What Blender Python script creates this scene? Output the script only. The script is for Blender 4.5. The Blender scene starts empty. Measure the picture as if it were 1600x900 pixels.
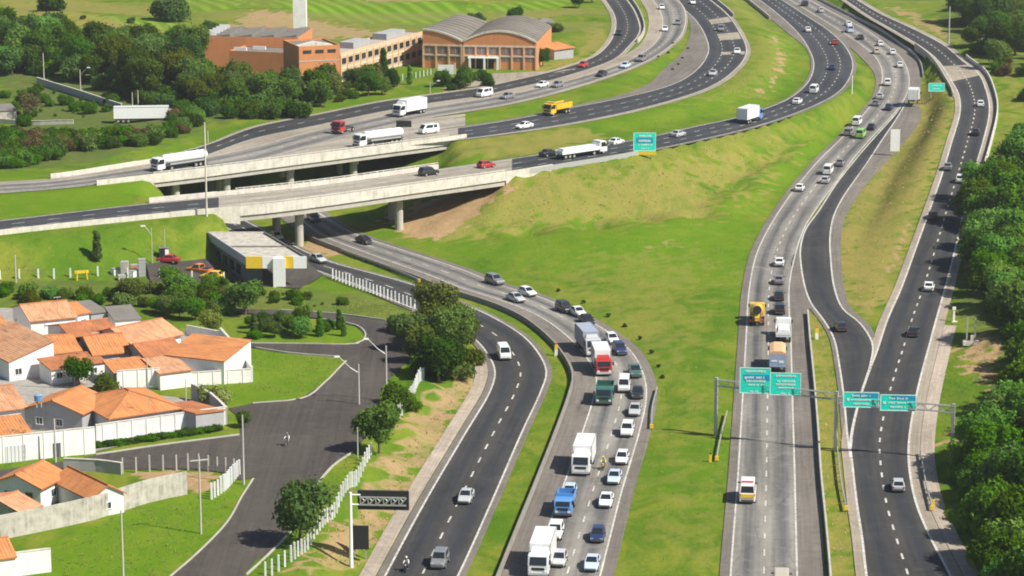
import bpy, math, random
import numpy as np
from mathutils import Vector, Matrix
from mathutils.geometry import tessellate_polygon

# ------------------------------------------------------------------ camera, sky, sun, exposure
scene = bpy.context.scene
col = scene.collection
FPX = 4200.0                                  # focal length in pixels of a 1600 px wide picture
PH = math.atan(927 / FPX)                     # camera pitch below the horizon
CH = math.cos(PH) / .00958                    # flying height of the camera
cam = bpy.data.cameras.new('camera'); cam.sensor_width = 36; cam.lens = FPX / 1600 * 36
cam.clip_start = 5; cam.clip_end = 30000
cam_o = bpy.data.objects.new('camera', cam); col.objects.link(cam_o)
cam_o.location = (0, 0, CH); cam_o.rotation_euler = (math.pi / 2 - PH, 0, 0)
scene.camera = cam_o
scene.cycles.filter_width = 1.9
scene.render.resolution_x = 1024; scene.render.resolution_y = 576

SUN_EL = math.radians(47)
SUN_V = Vector((.9, -.44, 0)).normalized() * math.cos(SUN_EL) + Vector((0, 0, math.sin(SUN_EL)))
world = bpy.data.worlds.new('World'); scene.world = world; world.use_nodes = True
wn = world.node_tree.nodes; wl = world.node_tree.links
bg = wn['Background']
sky = wn.new('ShaderNodeTexSky'); sky.sky_type = 'NISHITA'; sky.sun_disc = False
sky.sun_elevation = SUN_EL; sky.sun_rotation = math.atan2(SUN_V.x, SUN_V.y)
sky.air_density = 1.0; sky.dust_density = 1.5; sky.altitude = 600
wl.new(sky.outputs[0], bg.inputs[0]); bg.inputs[1].default_value = .065
sl = bpy.data.lights.new('sun', 'SUN'); sl.energy = 4.6; sl.angle = math.radians(.53); sl.color = (1, .95, .86)
so = bpy.data.objects.new('sun', sl); col.objects.link(so)
so.rotation_euler = SUN_V.to_track_quat('Z', 'Y').to_euler()
vs = scene.view_settings
vs.view_transform = 'Standard'; vs.look = 'None'; vs.gamma = 1; vs.exposure = .66
vs.use_curve_mapping = False

rnd = random.Random(11)
nrg = np.random.default_rng(5)

# ------------------------------------------------------------------ picture -> place
def up(px, py, z=0.0):
    dx = (px - 800) / FPX; dy = (450 - py) / FPX
    r = (dx, math.cos(PH) + dy * math.sin(PH), -math.sin(PH) + dy * math.cos(PH))
    t = (z - CH) / r[2]
    return Vector((r[0] * t, r[1] * t, z))

# ------------------------------------------------------------------ tags and mesh helpers
def tag(o, label=None, cat=None, group=None, kind=None):
    if label: o['label'] = label
    if cat: o['category'] = cat
    if group: o['group'] = group
    if kind: o['kind'] = kind
    return o

def empty(name, loc=(0, 0, 0), rz=0, sc=1.0, label=None, cat=None, group=None):
    o = bpy.data.objects.new(name, None); col.objects.link(o)
    o.empty_display_size = .2
    o.location = loc; o.rotation_euler = (0, 0, rz); o.scale = (sc, sc, sc) if not hasattr(sc, '__len__') else sc
    return tag(o, label, cat, group)

class MB:
    """collects polygons; build() links them as one mesh object"""
    def __init__(s): s.v = []; s.f = []; s.m = []; s.uv = []; s.smooth = False
    def face(s, pts, m=0, uv=None):
        i = len(s.v); s.v += [tuple(p) for p in pts]; s.f.append(tuple(range(i, i + len(pts)))); s.m.append(m)
        s.uv.append(uv or [(0, 0)] * len(pts)); return s
    def box(s, c, d, m=0, rz=0, top=None):
        """centre c, full size d; top=(sx,sy) scales the upper face"""
        tx, ty = top or (1, 1); cs, sn = math.cos(rz), math.sin(rz); P = []
        for k, (sx, sy, sz) in enumerate(((-1,-1,-1),(1,-1,-1),(1,1,-1),(-1,1,-1),(-1,-1,1),(1,-1,1),(1,1,1),(-1,1,1))):
            x = sx * d[0] / 2 * (tx if sz > 0 else 1); y = sy * d[1] / 2 * (ty if sz > 0 else 1)
            P.append((c[0] + x * cs - y * sn, c[1] + x * sn + y * cs, c[2] + sz * d[2] / 2))
        return s.hexa(P, m)
    def hexa(s, P, m=0):
        i = len(s.v); s.v += [tuple(p) for p in P]
        for q in ((0,3,2,1),(4,5,6,7),(0,1,5,4),(1,2,6,5),(2,3,7,6),(3,0,4,7)):
            s.f.append(tuple(i + k for k in q)); s.m.append(m); s.uv.append([(0, 0)] * 4)
        return s
    def tube(s, a, b, r0, r1=None, n=8, m=0, cap=True):
        a = Vector(a); b = Vector(b); r1 = r0 if r1 is None else r1
        d = (b - a).normalized(); x = d.orthogonal().normalized(); y = d.cross(x); i = len(s.v)
        for p, r in ((a, r0), (b, r1)):
            for k in range(n):
                t = 2 * math.pi * k / n; s.v.append(tuple(p + x * (r * math.cos(t)) + y * (r * math.sin(t))))
        for k in range(n):
            s.f.append((i + k, i + (k + 1) % n, i + n + (k + 1) % n, i + n + k)); s.m.append(m); s.uv.append([(0, 0)] * 4)
        if cap:
            s.f.append(tuple(i + k for k in reversed(range(n)))); s.m.append(m); s.uv.append([(0, 0)] * n)
            s.f.append(tuple(i + n + k for k in range(n))); s.m.append(m); s.uv.append([(0, 0)] * n)
        return s
    def loft(s, rings, m=0, cap=True, closed=True):
        i = len(s.v); n = len(rings[0])
        for r in rings: s.v += [tuple(p) for p in r]
        for a in range(len(rings) - 1):
            for k in range(n if closed else n - 1):
                s.f.append((i + a*n + k, i + a*n + (k+1) % n, i + (a+1)*n + (k+1) % n, i + (a+1)*n + k)); s.m.append(m); s.uv.append([(0, 0)] * 4)
        if cap:
            s.f.append(tuple(i + k for k in reversed(range(n)))); s.m.append(m); s.uv.append([(0, 0)] * n)
            j = i + (len(rings) - 1) * n
            s.f.append(tuple(j + k for k in range(n))); s.m.append(m); s.uv.append([(0, 0)] * n)
        return s
    def mesh(s, name, mats):
        me = bpy.data.meshes.new(name); me.from_pydata(s.v, [], s.f)
        mats = mats if isinstance(mats, (list, tuple)) else [mats]
        for m in mats: me.materials.append(m)
        me.polygons.foreach_set('material_index', s.m)
        uvl = me.uv_layers.new(name='UVMap')
        flat = [c for f in s.uv for p in f for c in p]
        uvl.data.foreach_set('uv', flat)
        if s.smooth: me.polygons.foreach_set('use_smooth', [True] * len(s.f))
        me.update(); return me
    def build(s, name, mats, parent=None, loc=(0, 0, 0), rz=0):
        return put(s.mesh(name, mats), name, parent, loc, rz)

def put(me, name, parent=None, loc=(0, 0, 0), rz=0):
    o = bpy.data.objects.new(name, me); col.objects.link(o)
    o.parent = parent; o.location = loc; o.rotation_euler = (0, 0, rz)
    return o

# ------------------------------------------------------------------ procedural materials
def rgb(c): return (c[0], c[1], c[2], 1)
class NT:
    def __init__(s, name):
        s.mat = bpy.data.materials.new(name); s.mat.use_nodes = True
        s.t = s.mat.node_tree; s.n = s.t.nodes; s.l = s.t.links; s.b = s.n['Principled BSDF']
    def new(s, typ, **kw):
        n = s.n.new(typ)
        for k, v in kw.items(): setattr(n, k, v)
        return n
    def link(s, a, b): s.l.new(a, b)
    def noise(s, scale, detail=4, rough=.6, vec=None, dist=0):
        n = s.new('ShaderNodeTexNoise'); n.inputs['Scale'].default_value = scale
        n.inputs['Detail'].default_value = detail; n.inputs['Roughness'].default_value = rough; n.inputs['Distortion'].default_value = dist
        if vec is not None: s.link(vec, n.inputs['Vector'])
        return n.outputs['Fac']
    def math(s, op, a, b=None, clamp=False):
        n = s.new('ShaderNodeMath', operation=op); n.use_clamp = clamp
        for i, x in enumerate((a, b)):
            if x is None: continue
            if isinstance(x, (int, float)): n.inputs[i].default_value = x
            else: s.link(x, n.inputs[i])
        return n.outputs[0]
    def rng(s, x, a, b, c=0.0, d=1.0):
        n = s.new('ShaderNodeMapRange'); s.link(x, n.inputs[0])
        for i, v in enumerate((a, b, c, d)): n.inputs[i + 1].default_value = v
        return n.outputs[0]
    def mix(s, fac, a, b, blend='MIX'):
        n = s.new('ShaderNodeMix', data_type='RGBA', blend_type=blend)
        for sock, x in ((n.inputs[0], fac), (n.inputs[6], a), (n.inputs[7], b)):
            if isinstance(x, (int, float)): sock.default_value = x
            elif isinstance(x, (tuple, list)): sock.default_value = rgb(x)
            else: s.link(x, sock)
        return n.outputs[2]
    def geo(s): return s.new('ShaderNodeNewGeometry').outputs['Position']
    def obj(s): return s.new('ShaderNodeTexCoord').outputs['Object']
    def uv(s): return s.new('ShaderNodeTexCoord').outputs['UV']
    def mapped(s, vec, scale):
        n = s.new('ShaderNodeMapping'); n.inputs['Scale'].default_value = scale; s.link(vec, n.inputs['Vector']); return n.outputs[0]
    def bump(s, h, strength, dist):
        n = s.new('ShaderNodeBump'); n.inputs['Strength'].default_value = strength; n.inputs['Distance'].default_value = dist
        s.link(h, n.inputs['Height']); s.link(n.outputs[0], s.b.inputs['Normal'])
    def out(s, colr, rough=.8, metal=0, spec=.3):
        if isinstance(colr, (tuple, list)): s.b.inputs['Base Color'].default_value = rgb(colr)
        else: s.link(colr, s.b.inputs['Base Color'])
        s.b.inputs['Roughness'].default_value = rough; s.b.inputs['Metallic'].default_value = metal
        s.b.inputs['Specular IOR Level'].default_value = spec
        return s.mat

MT = {}
def plain(name, c, rough=.6, metal=0, spec=.4, var=.12, scale=3.0):
    """one colour with faint wear"""
    if name in MT: return MT[name]
    t = NT(name); f = t.noise(scale, 5, .6, t.geo())
    f = t.rng(f, .3, .7, 1 - var, 1 + var)
    m = t.mix(1.0, c, (1, 1, 1), 'MULTIPLY'); cc = t.new('ShaderNodeVectorMath', operation='SCALE')
    t.link(m, cc.inputs[0]); t.link(f, cc.inputs['Scale'])
    MT[name] = t.out(cc.outputs[0], rough, metal, spec); return MT[name]

def paint(name, c):
    if name in MT: return MT[name]
    t = NT(name); f = t.noise(2.5, 4, .6, t.geo())
    d = t.mix(t.rng(f, .45, .8, 0, .25), c, (c[0]*.6+.06, c[1]*.6+.055, c[2]*.6+.045))
    t.out(d, .32, 0, .5); t.b.inputs['Coat Weight'].default_value = .4; t.b.inputs['Coat Roughness'].default_value = .12
    MT[name] = t.mat; return t.mat

def asphalt(name, c, track, amt, patch=.25):
    """u = lane units, v = metres: darker wheel paths along each lane, patched repairs, long streaks"""
    t = NT(name); uv = t.uv(); sep = t.new('ShaderNodeSeparateXYZ'); t.link(uv, sep.inputs[0])
    fr = t.math('ABSOLUTE', t.math('SUBTRACT', t.math('FRACT', sep.outputs[0]), .5))
    tr = t.rng(fr, .08, .34, 1, 0)
    st = t.noise(1, 4, .6, t.mapped(uv, (3.2, .018, 1)))
    st2 = t.noise(1, 3, .5, t.mapped(uv, (9, .05, 1)))
    big = t.noise(.035, 5, .6, t.geo()); fine = t.noise(.9, 4, .65, t.geo())
    a = t.math('MULTIPLY', t.math('MULTIPLY', tr, t.rng(st, .3, .65, .35, 1)), amt)
    c1 = t.mix(a, c, track)
    k = t.math('ADD', t.math('ADD', t.rng(big, .3, .7, .78, 1.2), t.rng(st2, .3, .7, -.15, .15)), t.rng(fine, .25, .75, -.14, .14))
    if patch:
        v = t.new('ShaderNodeTexVoronoi'); v.inputs['Scale'].default_value = 1; t.link(t.mapped(uv, (1.0, .035, 1)), v.inputs['Vector'])
        sx = t.new('ShaderNodeSeparateColor'); t.link(v.outputs['Color'], sx.inputs[0])
        k = t.math('ADD', k, t.math('MULTIPLY', t.math('SUBTRACT', sx.outputs[0], .5), patch))
    cc = t.new('ShaderNodeVectorMath', operation='SCALE'); t.link(c1, cc.inputs[0]); t.link(k, cc.inputs['Scale'])
    sc = t.noise(.22, 6, .7, t.geo(), .8); dusty = t.mix(t.rng(sc, .52, .8, 0, .4), cc.outputs[0], (c[0]*1.7+.02, c[1]*1.65+.018, c[2]*1.6+.015))
    cr = t.new('ShaderNodeTexVoronoi', feature='DISTANCE_TO_EDGE'); cr.inputs['Scale'].default_value = .16; t.link(t.geo(), cr.inputs['Vector'])
    dusty = t.mix(t.math('MULTIPLY', t.rng(cr.outputs['Distance'], .0, .018, 1, 0), t.rng(sc, .4, .6, 0, .5)), dusty, (.03, .03, .03))
    t.bump(fine, .25, .05)
    return t.out(dusty, .88, 0, .2)

def stained(name, c, dirt, amt=.6, scale=.5, rough=.85, streak=True):
    """plaster or concrete with rain streaks and blotches"""
    if name in MT: return MT[name]
    t = NT(name); p = t.geo()
    a = t.noise(scale, 6, .65, p); b = t.noise(1, 4, .6, t.mapped(p, (2.2, 2.2, .22) if streak else (1, 1, 1)))
    f = t.math('MULTIPLY', t.rng(a, .38, .72, 0, 1), t.rng(b, .35, .7, .2, 1))
    m = t.mix(t.math('MULTIPLY', f, amt), c, dirt); t.bump(t.noise(6, 4, .6, p), .15, .02)
    MT[name] = t.out(m, rough, 0, .2); return MT[name]

def tile(name, c, c2):
    """clay tiles: u along the eaves, v up the slope (metres); ribs and courses as relief"""
    t = NT(name); uv = t.uv(); sep = t.new('ShaderNodeSeparateXYZ'); t.link(uv, sep.inputs[0])
    rib = t.math('SINE', t.math('MULTIPLY', sep.outputs[0], 2 * math.pi / .42))
    cou = t.math('FRACT', t.math('MULTIPLY', sep.outputs[1], 1 / .55))
    h = t.math('ADD', t.math('MULTIPLY', rib, .5), t.math('MULTIPLY', cou, -.5))
    wh = t.new('ShaderNodeTexWhiteNoise', noise_dimensions='2D')
    fl = t.new('ShaderNodeVectorMath', operation='FLOOR'); t.link(t.mapped(uv, (1/.42, 1/.55, 1)), fl.inputs[0]); t.link(fl.outputs[0], wh.inputs['Vector'])
    big = t.noise(.35, 6, .65, t.geo()); st = t.noise(1, 5, .65, t.mapped(uv, (1.6, .25, 1)))
    m = t.mix(t.rng(big, .32, .7, 0, 1), c, c2)
    m = t.mix(t.math('MULTIPLY', wh.outputs[0], .35), m, (c[0]*.72, c[1]*.62, c[2]*.6))
    m = t.mix(t.math('MULTIPLY', t.rng(st, .48, .72), .7), m, (.15, .09, .06))
    t.bump(h, .6, .08)
    return t.out(m, .85, 0, .2)

def leafmat(name, c, c2, dryc=None):
    t = NT(name); oi = t.new('ShaderNodeObjectInfo')
    a = t.noise(.55, 4, .6, t.obj()); b = t.noise(5, 2, .5, t.obj())
    m = t.mix(t.rng(a, .3, .7), c, c2); m = t.mix(t.math('MULTIPLY', t.rng(b, .4, .75), .5), m, (c2[0]*1.5, c2[1]*1.3, c2[2]*1.0))
    hs = t.new('ShaderNodeHueSaturation'); t.link(m, hs.inputs['Color'])
    t.link(t.rng(oi.outputs['Random'], 0, 1, .467, .508), hs.inputs['Hue'])
    r2 = t.math('FRACT', t.math('MULTIPLY', oi.outputs['Random'], 7.31)); t.link(t.rng(r2, 0, 1, .7, 1.3), hs.inputs['Value'])
    t.link(t.rng(r2, 0, 1, 1.1, .85), hs.inputs['Saturation'])
    tr = t.new('ShaderNodeBsdfTranslucent'); t.link(hs.outputs[0], tr.inputs[0])
    mx = t.new('ShaderNodeMixShader'); mx.inputs[0].default_value = .42
    t.out(hs.outputs[0], .7, 0, .04); t.link(t.b.outputs[0], mx.inputs[1]); t.link(tr.outputs[0], mx.inputs[2])
    t.link(mx.outputs[0], t.n['Material Output'].inputs[0])
    return t.mat

ASP_DARK = asphalt('asphalt_dark', (.052, .05, .047), (.028, .031, .038), 1.0, .14)
ASP_BLUE = asphalt('asphalt_patched', (.05, .052, .056), (.03, .033, .04), .8, .3)
ASP_LIGHT = asphalt('asphalt_worn', (.22, .205, .18), (.08, .08, .084), 1.0, .16)
ASP_STREET = asphalt('asphalt_street', (.07, .06, .052), (.055, .048, .043), .3, .2)
SHOULDER = asphalt('shoulder_paving', (.165, .146, .125), (.14, .124, .105), .4, .12)
SHOULDER_PALE = asphalt('shoulder_concrete', (.3, .258, .2), (.22, .19, .15), .4, .12)
FOOTWAY = asphalt('footway_concrete', (.36, .3, .24), (.34, .285, .225), .3, .16)
DECK = asphalt('deck_concrete', (.31, .275, .225), (.2, .185, .16), .6, .12)
def line_paint(name, c):
    t = NT(name); f = t.noise(1.6, 5, .7, t.geo()); g = t.noise(.12, 3, .5, t.geo())
    m = t.mix(t.math('MULTIPLY', t.rng(f, .4, .64), t.rng(g, .3, .7, .4, 1)), c, (.16, .145, .125)); return t.out(m, .7, 0, .3)
LINE = line_paint('line_paint', (.62, .6, .54))
CONC = stained('concrete', (.46, .43, .37), (.2, .18, .15), .75)
CONC_D = stained('concrete_shaded', (.27, .25, .22), (.12, .11, .1), .75)  # stained concrete, base darkened to carry the barrier's shadow side
CONC_W = stained('concrete_pale', (.62, .58, .5), (.24, .215, .175), .85, .7)
PLAST = stained('white_plaster', (.8, .78, .74), (.42, .39, .34), .55)
PLAST2 = stained('pale_plaster', (.66, .67, .66), (.38, .36, .33), .5)
PLAST_OLD = stained('weathered_plaster', (.5, .47, .4), (.09, .085, .07), .95, .8)
PLAST_GREY = stained('grey_plaster', (.36, .36, .36), (.2, .19, .17), .5)
BRICK = stained('orange_brick', (.6, .25, .1), (.38, .16, .075), .7, .3)
PEACH = stained('peach_plaster', (.62, .43, .26), (.4, .26, .15), .6, .3)
FIBRE = stained('fibre_cement', (.2, .185, .16), (.09, .085, .075), .8, .3, streak=False)
TILE = tile('clay_tile', (.62, .265, .095), (.5, .195, .07))
TILE_OLD = tile('clay_tile_faded', (.62, .36, .2), (.47, .22, .11))
TILE_DK = tile('clay_tile_dark', (.5, .2, .085), (.33, .12, .05))
GLASS = plain('dark_glass', (.018, .022, .028), .08, 0, .6, .1)
WINDOW = plain('window_glass', (.04, .045, .05), .15, 0, .6, .2)
BLACK = plain('black_paint', (.018, .018, .02), .6)
TYRE = plain('rubber', (.018, .018, .018), .9)
STEEL = plain('galvanised_steel', (.42, .42, .4), .5, .3, .5)
STEEL_D = plain('dark_steel', (.1, .1, .1), .6, .3)
POLE_C = stained('pole_concrete', (.5, .48, .43), (.3, .28, .24), .5, 1.0)
WHITE_P = paint('white_paint', (.84, .84, .82))
YELLOW = paint('yellow_paint', (.78, .47, .02))
YEL_S = plain('yellow_sign', (.75, .5, .03), .6)
RED_L = plain('tail_red', (.35, .02, .02), .3)
LAMP = plain('lamp_glass', (.7, .7, .66), .15, 0, .6)
SIGN_G = plain('sign_green', (.01, .72, .56), .45, 0, .4, .1)
SIGN_B = plain('sign_blue', (.01, .3, .5), .45, 0, .4, .1)
SIGN_W = plain('sign_white', (.75, .82, .78), .5)
BARK = plain('bark', (.13, .095, .065), .9, 0, .1, .35, 4)
SOIL = stained('bare_soil', (.42, .22, .11), (.28, .15, .08), .8, .4, streak=False)

# ------------------------------------------------------------------ roads: edge lines (left px, right px) and height
def crom(P, step):
    """smooth resampling of an (n,k) table of control values along its first two coordinates"""
    P = np.array(P, float); n = len(P); out = []
    for i in range(n - 1):
        p0 = P[max(i - 1, 0)]; p1 = P[i]; p2 = P[i + 1]; p3 = P[min(i + 2, n - 1)]
        d = np.linalg.norm(p2[:2] - p1[:2]); m = max(2, int(d / step))
        t01 = max(np.linalg.norm(p1[:2] - p0[:2]), 1e-3) ** .5; t12 = d ** .5; t23 = max(np.linalg.norm(p3[:2] - p2[:2]), 1e-3) ** .5
        m1 = (p2 - p1); m2 = (p2 - p1)
        if i > 0: m1 = t12 * ((p1 - p0) / t01 - (p2 - p0) / (t01 + t12) + (p2 - p1) / t12)
        if i < n - 2: m2 = t12 * ((p2 - p1) / t12 - (p3 - p1) / (t12 + t23) + (p3 - p2) / t23)
        for k in range(m):
            t = k / m
            out.append((2*t**3 - 3*t*t + 1) * p1 + (t**3 - 2*t*t + t) * m1 + (-2*t**3 + 3*t*t) * p2 + (t**3 - t*t) * m2)
    out.append(P[-1]); return np.array(out)

class Road:
    def __init__(s, pts, sl, sr, direction, lanes, dz):
        """pts rows: lx, ly, rx, ry, z[, left shoulder m, right shoulder m]"""
        T = []
        for p in pts:
            z = p[4] + dz; a = up(p[0], p[1], z); b = up(p[2], p[3], z)
            T.append([(a.x+b.x)/2, (a.y+b.y)/2, a.x, a.y, b.x, b.y, z, p[5] if len(p) > 5 else sl, p[6] if len(p) > 6 else sr])
        T = crom(T, 3.0)
        s.L = T[:, [2, 3, 6]]; s.R = T[:, [4, 5, 6]]; s.C = (s.L + s.R) / 2
        s.sl = T[:, 7]; s.sr = T[:, 8]; s.dir = direction; s.lanes = lanes
        w = np.linalg.norm(s.R - s.L, axis=1, keepdims=True); s.w = w[:, 0]; s.c = (s.R - s.L) / w
        s.tan = np.gradient(s.C, axis=0); s.tan /= np.linalg.norm(s.tan, axis=1, keepdims=True)
        # true cross direction, perpendicular to travel
        s.n = np.stack([s.tan[:, 1], -s.tan[:, 0], np.zeros(len(T))], 1)
        s.v = np.concatenate([[0], np.cumsum(np.linalg.norm(np.diff(s.C, axis=0), axis=1))])
    def edge(s, t, off=0.0, dz=0.0):
        """points at fraction t between the edge lines, moved off metres to the right"""
        e = s.L + (s.R - s.L) * t + s.n * (np.asarray(off).reshape(-1, 1) if hasattr(off, '__len__') else off)
        e = e.copy(); e[:, 2] += dz; return e

def ribbon(name, A, B, v, mat, parent=None, u0=0.0, u1=1.0, sel=None):
    """sheet between two point rows"""
    n = len(A); V = np.empty((2 * n, 3)); V[0::2] = A; V[1::2] = B
    idx = [i for i in range(n - 1) if sel is None or (sel[i] and sel[i + 1])]
    F = [(2*i, 2*i+1, 2*i+3, 2*i+2) for i in idx]
    me = bpy.data.meshes.new(name); me.from_pydata(V.tolist(), [], F); me.materials.append(mat)
    uv = me.uv_layers.new(name='UVMap'); fl = []
    for i in idx: fl += [u0, v[i], u1, v[i], u1, v[i+1], u0, v[i+1]]
    uv.data.foreach_set('uv', fl)
    me.update()
    if F and me.polygons[0].normal.z < 0: me.flip_normals()
    return put(me, name, parent)

RD = {}
def road(key, name, pts, sl, sr, direction, lanes, mat, smat, dashes, label, dz=0.0, pale=None, lw=.22, edges=(1, 1)):
    r = Road(pts, sl, sr, direction, lanes, dz); RD[key] = r
    o = ribbon(name, r.L, r.R, r.v, mat, None, 0, lanes); tag(o, label, 'road', kind='structure')
    r.obj = o
    if max(r.sl) > .05: ribbon('shoulder', r.edge(0, -r.sl, -.012), r.edge(0, 0, -.012), r.v, pale or smat, o)
    if max(r.sr) > .05: ribbon('shoulder', r.edge(1, 0, -.012), r.edge(1, r.sr, -.012), r.v, smat, o)
    if edges[0]: ribbon('edge_line', r.edge(0, 0, .012), r.edge(0, lw, .012), r.v, LINE, o)
    if edges[1]: ribbon('edge_line', r.edge(1, -lw, .012), r.edge(1, 0, .012), r.v, LINE, o)
    for t, dl, gap, wd in dashes:
        mb = MB(); x = 1.0
        def at(d, off):
            return [np.interp(d, r.v, r.L[:, k] + (r.R[:, k] - r.L[:, k]) * t + r.n[:, k] * off) for k in range(3)]
        while x + dl < r.v[-1]:
            a = at(x, -wd/2); b = at(x, wd/2); c = at(x+dl, wd/2); d = at(x+dl, -wd/2)
            for q in (a, b, c, d): q[2] += .014
            mb.face((a, b, c, d)); x += dl + gap
        tag(mb.build('lane_dashes', LINE, o), kind='stuff')
    return r

r9 = road('R9', 'slip_road', [
    (570,960,684,960,0),(600,900,717,900,0),(662,785,768,788,0),(725,678,817,675,0),(765,610,847,610,0),(772,580,855,580,0),(760,552,840,548,0),
    (735,525,812,520,0),(690,500,760,490,0),(630,476,700,465,0),(570,450,640,443,0),(515,430,575,425,0),(465,412,520,410,0),(425,394,478,393,0),
    (388,374,440,373,0),(340,348,388,347,0),(300,322,345,322,0)], .9, .8, -1, 2, ASP_DARK, SHOULDER,
    [(.5, 2.6, 4.2, .24)], 'dark two-lane slip road curving past the houses at left', .0, lw=.26)
r8 = road('R8', 'southbound_carriageway', [
    (805,960,924,960,0),(827,900,939,900,0),(850,837,955,837,0),(875,770,972,770,0),(909,675,1000,675,0),(926,622,1011,622,0),(931,592,1008,590,0),
    (915,558,988,550,0),(885,525,950,518,0),(845,496,905,492,0),(795,474,850,466,0),(720,450,785,446,0),(675,432,725,422,0),(605,407,650,397,0),
    (550,387,600,381,0),(507,370,555,365,0),(478,350,520,346,0),(450,328,488,325,0),(420,306,455,304,0)], 3.3, 1.5, -1, 2, ASP_LIGHT, SHOULDER,
    [(.52, 2.6, 4.2, .2)], 'worn grey carriageway packed with queueing traffic', .01)
r1 = road('R1', 'northbound_carriageway', [
    (1137,960,1249,960,0),(1140,900,1247,900,0),(1152,740,1243,740,0),(1156,675,1241,675,0),(1164,540,1237,540,0),(1170,450,1234,450,0,1.2,3),
    (1181,398,1243,400,0,1.2,1),(1200,357,1257,358,0,1.2,.1),(1222,322,1277,325,0,1.2,.1),(1245,290,1303,290,.3,1.2,.1),(1282,247,1335,247,.8,1.2,.1),
    (1310,220,1358,220,1.2,1.2,.1),(1350,177,1398,177,2.2,1.2,.3),(1372,146,1417,148,3,1.2,2.4),(1378,116,1421,120,3.6,2,3.2),(1368,90,1410,92,4,4,3.8),
    (1345,70,1388,72,4,4,3.6),(1312,48,1355,47,4,4,3.2),(1270,22,1312,25,4,3.5,3),(1237,2,1270,2,4,2.5,2.5),(1190,-25,1220,-26,4,2,2)],
    1.2, 3.2, 1, 2, ASP_LIGHT, SHOULDER, [(.5, 2.6, 4.2, .2)], 'worn grey carriageway running straight up from the lower gantry', .0)
r3 = road('R3', 'access_road', [
    (1362,960,1505,945,0),(1352,900,1487,900,0),(1345,840,1455,838,0),(1337,787,1433,785,0),(1330,725,1422,725,0),(1327,690,1422,690,0),
    (1337,640,1429,640,0),(1353,590,1440,590,0),(1370,545,1452,545,0),(1385,500,1464,500,0),(1407,450,1479,447,.2),(1430,387,1494,388,.8),
    (1450,332,1507,330,2),(1470,275,1521,275,3.5),(1485,225,1536,225,5),(1499,175,1547,175,6),(1497,148,1543,145,6),(1485,125,1530,115,6),
    (1465,95,1505,95,6),(1440,74,1475,70,6),(1400,50,1430,46,6),(1355,24,1378,22,6),(1315,-3,1335,-3,6),(1260,-35,1275,-35,6)],
    1.1, 1.4, 1, 2, ASP_DARK, SHOULDER_PALE, [(.5, 2.2, 3.6, .26)], 'dark access road along the right-hand trees', .02, lw=.3)
r2 = road('R2', 'connecting_ramp', [
    (1327,715,1331,700,0,.6,0),(1322,675,1334,672,0,.6,0),(1317,620,1347,615,0,.6,0),(1310,570,1362,566,0,.6,0),(1302,530,1364,535,0,.6,.6),(1287,502,1345,505,0,.6,1.2),
    (1267,475,1318,482,0,.8,1.3),(1257,450,1305,450,0,1.4,1.6),(1250,410,1299,402,0,1.6,1.8),(1250,385,1298,370,0,.3,2),(1258,358,1303,340,0,.1,2.2),(1278,330,1316,312,0,.1,2.6),
    (1306,287,1341,275,.3,.1,3.2),(1335,250,1362,245,.8,.1,4.2),(1359,222,1377,222,1.2,.1,5.2),(1397,180,1404,182,2.2,.1,5.5),(1412,160,1416,161,2.8,.1,3)],
    .5, 2, 1, 1, ASP_DARK, SHOULDER, [], 'dark ramp peeling left from the access road', .012, lw=.28)
Z5 = 8.5
r56 = road('R56', 'viaduct_carriageway', [
    (-160,298,-160,319,Z5),(0,284,0,302,Z5),(80,279,80,296,Z5),(195,262,195,283,Z5),(300,244,300,271,Z5),(400,224,400,258,Z5),(500,206,500,245,Z5),
    (600,193,600,232,Z5),(700,181,700,219,Z5),(727,178,727,215,Z5)], .0, .0, -1, 4, DECK, SHOULDER_PALE, [], 'pale concrete carriageway crossing the far viaduct', -.05, edges=(0, 1))
r4 = road('R4', 'curving_highway', [
    (-160,361,-160,386,Z5),(0,345,0,364,Z5),(207,321,207,342,Z5),(312,311,312,332,Z5),(400,302,400,325,Z5),(500,291,500,313,Z5),(650,270,650,292,Z5),(800,248,800,271,Z5),
    (875,237,875,259,Z5),(950,226,950,247,Z5),(1020,213,1020,234,8),(1090,197,1100,217,7.5),(1150,184,1160,203,7),(1200,168,1215,187,6.5),(1237,151,1277,163,5.8),
    (1262,128,1315,140,5),(1271,100,1333,105,4.5),(1262,74,1323,75,4.2),(1245,50,1297,49,4.1,3,2),(1215,22,1255,21,4,4,2),(1180,-5,1215,-5,4,4,1),(1130,-40,1160,-40,4,4,1)],
    .7, .9, 1, 3, ASP_BLUE, SHOULDER, [(.36, 2.4, 4.5, .2), (.68, 2.4, 4.5, .2)], 'dark curving highway that crosses the near viaduct', .0)
r5 = road('R5', 'inner_highway', [
    (640,209,640,227,Z5,.6,.2),(700,202,700,220,Z5,1.5,.5),(800,187,800,207,Z5,1.5,1),(895,168,900,191,8.4,1.8,1.4),(985,150,1000,170,8.2,3,1.4),(1050,132,1100,140,7.8,6,1.5),(1087,110,1148,110,7.4,8.5,1.2),(1106,82,1167,80,7,7,1),
    (1102,57,1157,52,6.8,4.5,1),(1087,32,1138,24,6.6,2,1),(1066,12,1110,0,6.5,.2,1),(1045,-10,1075,-25,6.5,.2,1),(1010,-40,1035,-55,6.5,.2,1)],
    1, 1, -1, 3, ASP_BLUE, SHOULDER_PALE, [(.36, 2.4, 4.5, .2), (.68, 2.4, 4.5, .2)], 'dark inner highway bending sharply past the brown gore', .0, pale=SHOULDER)
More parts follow.
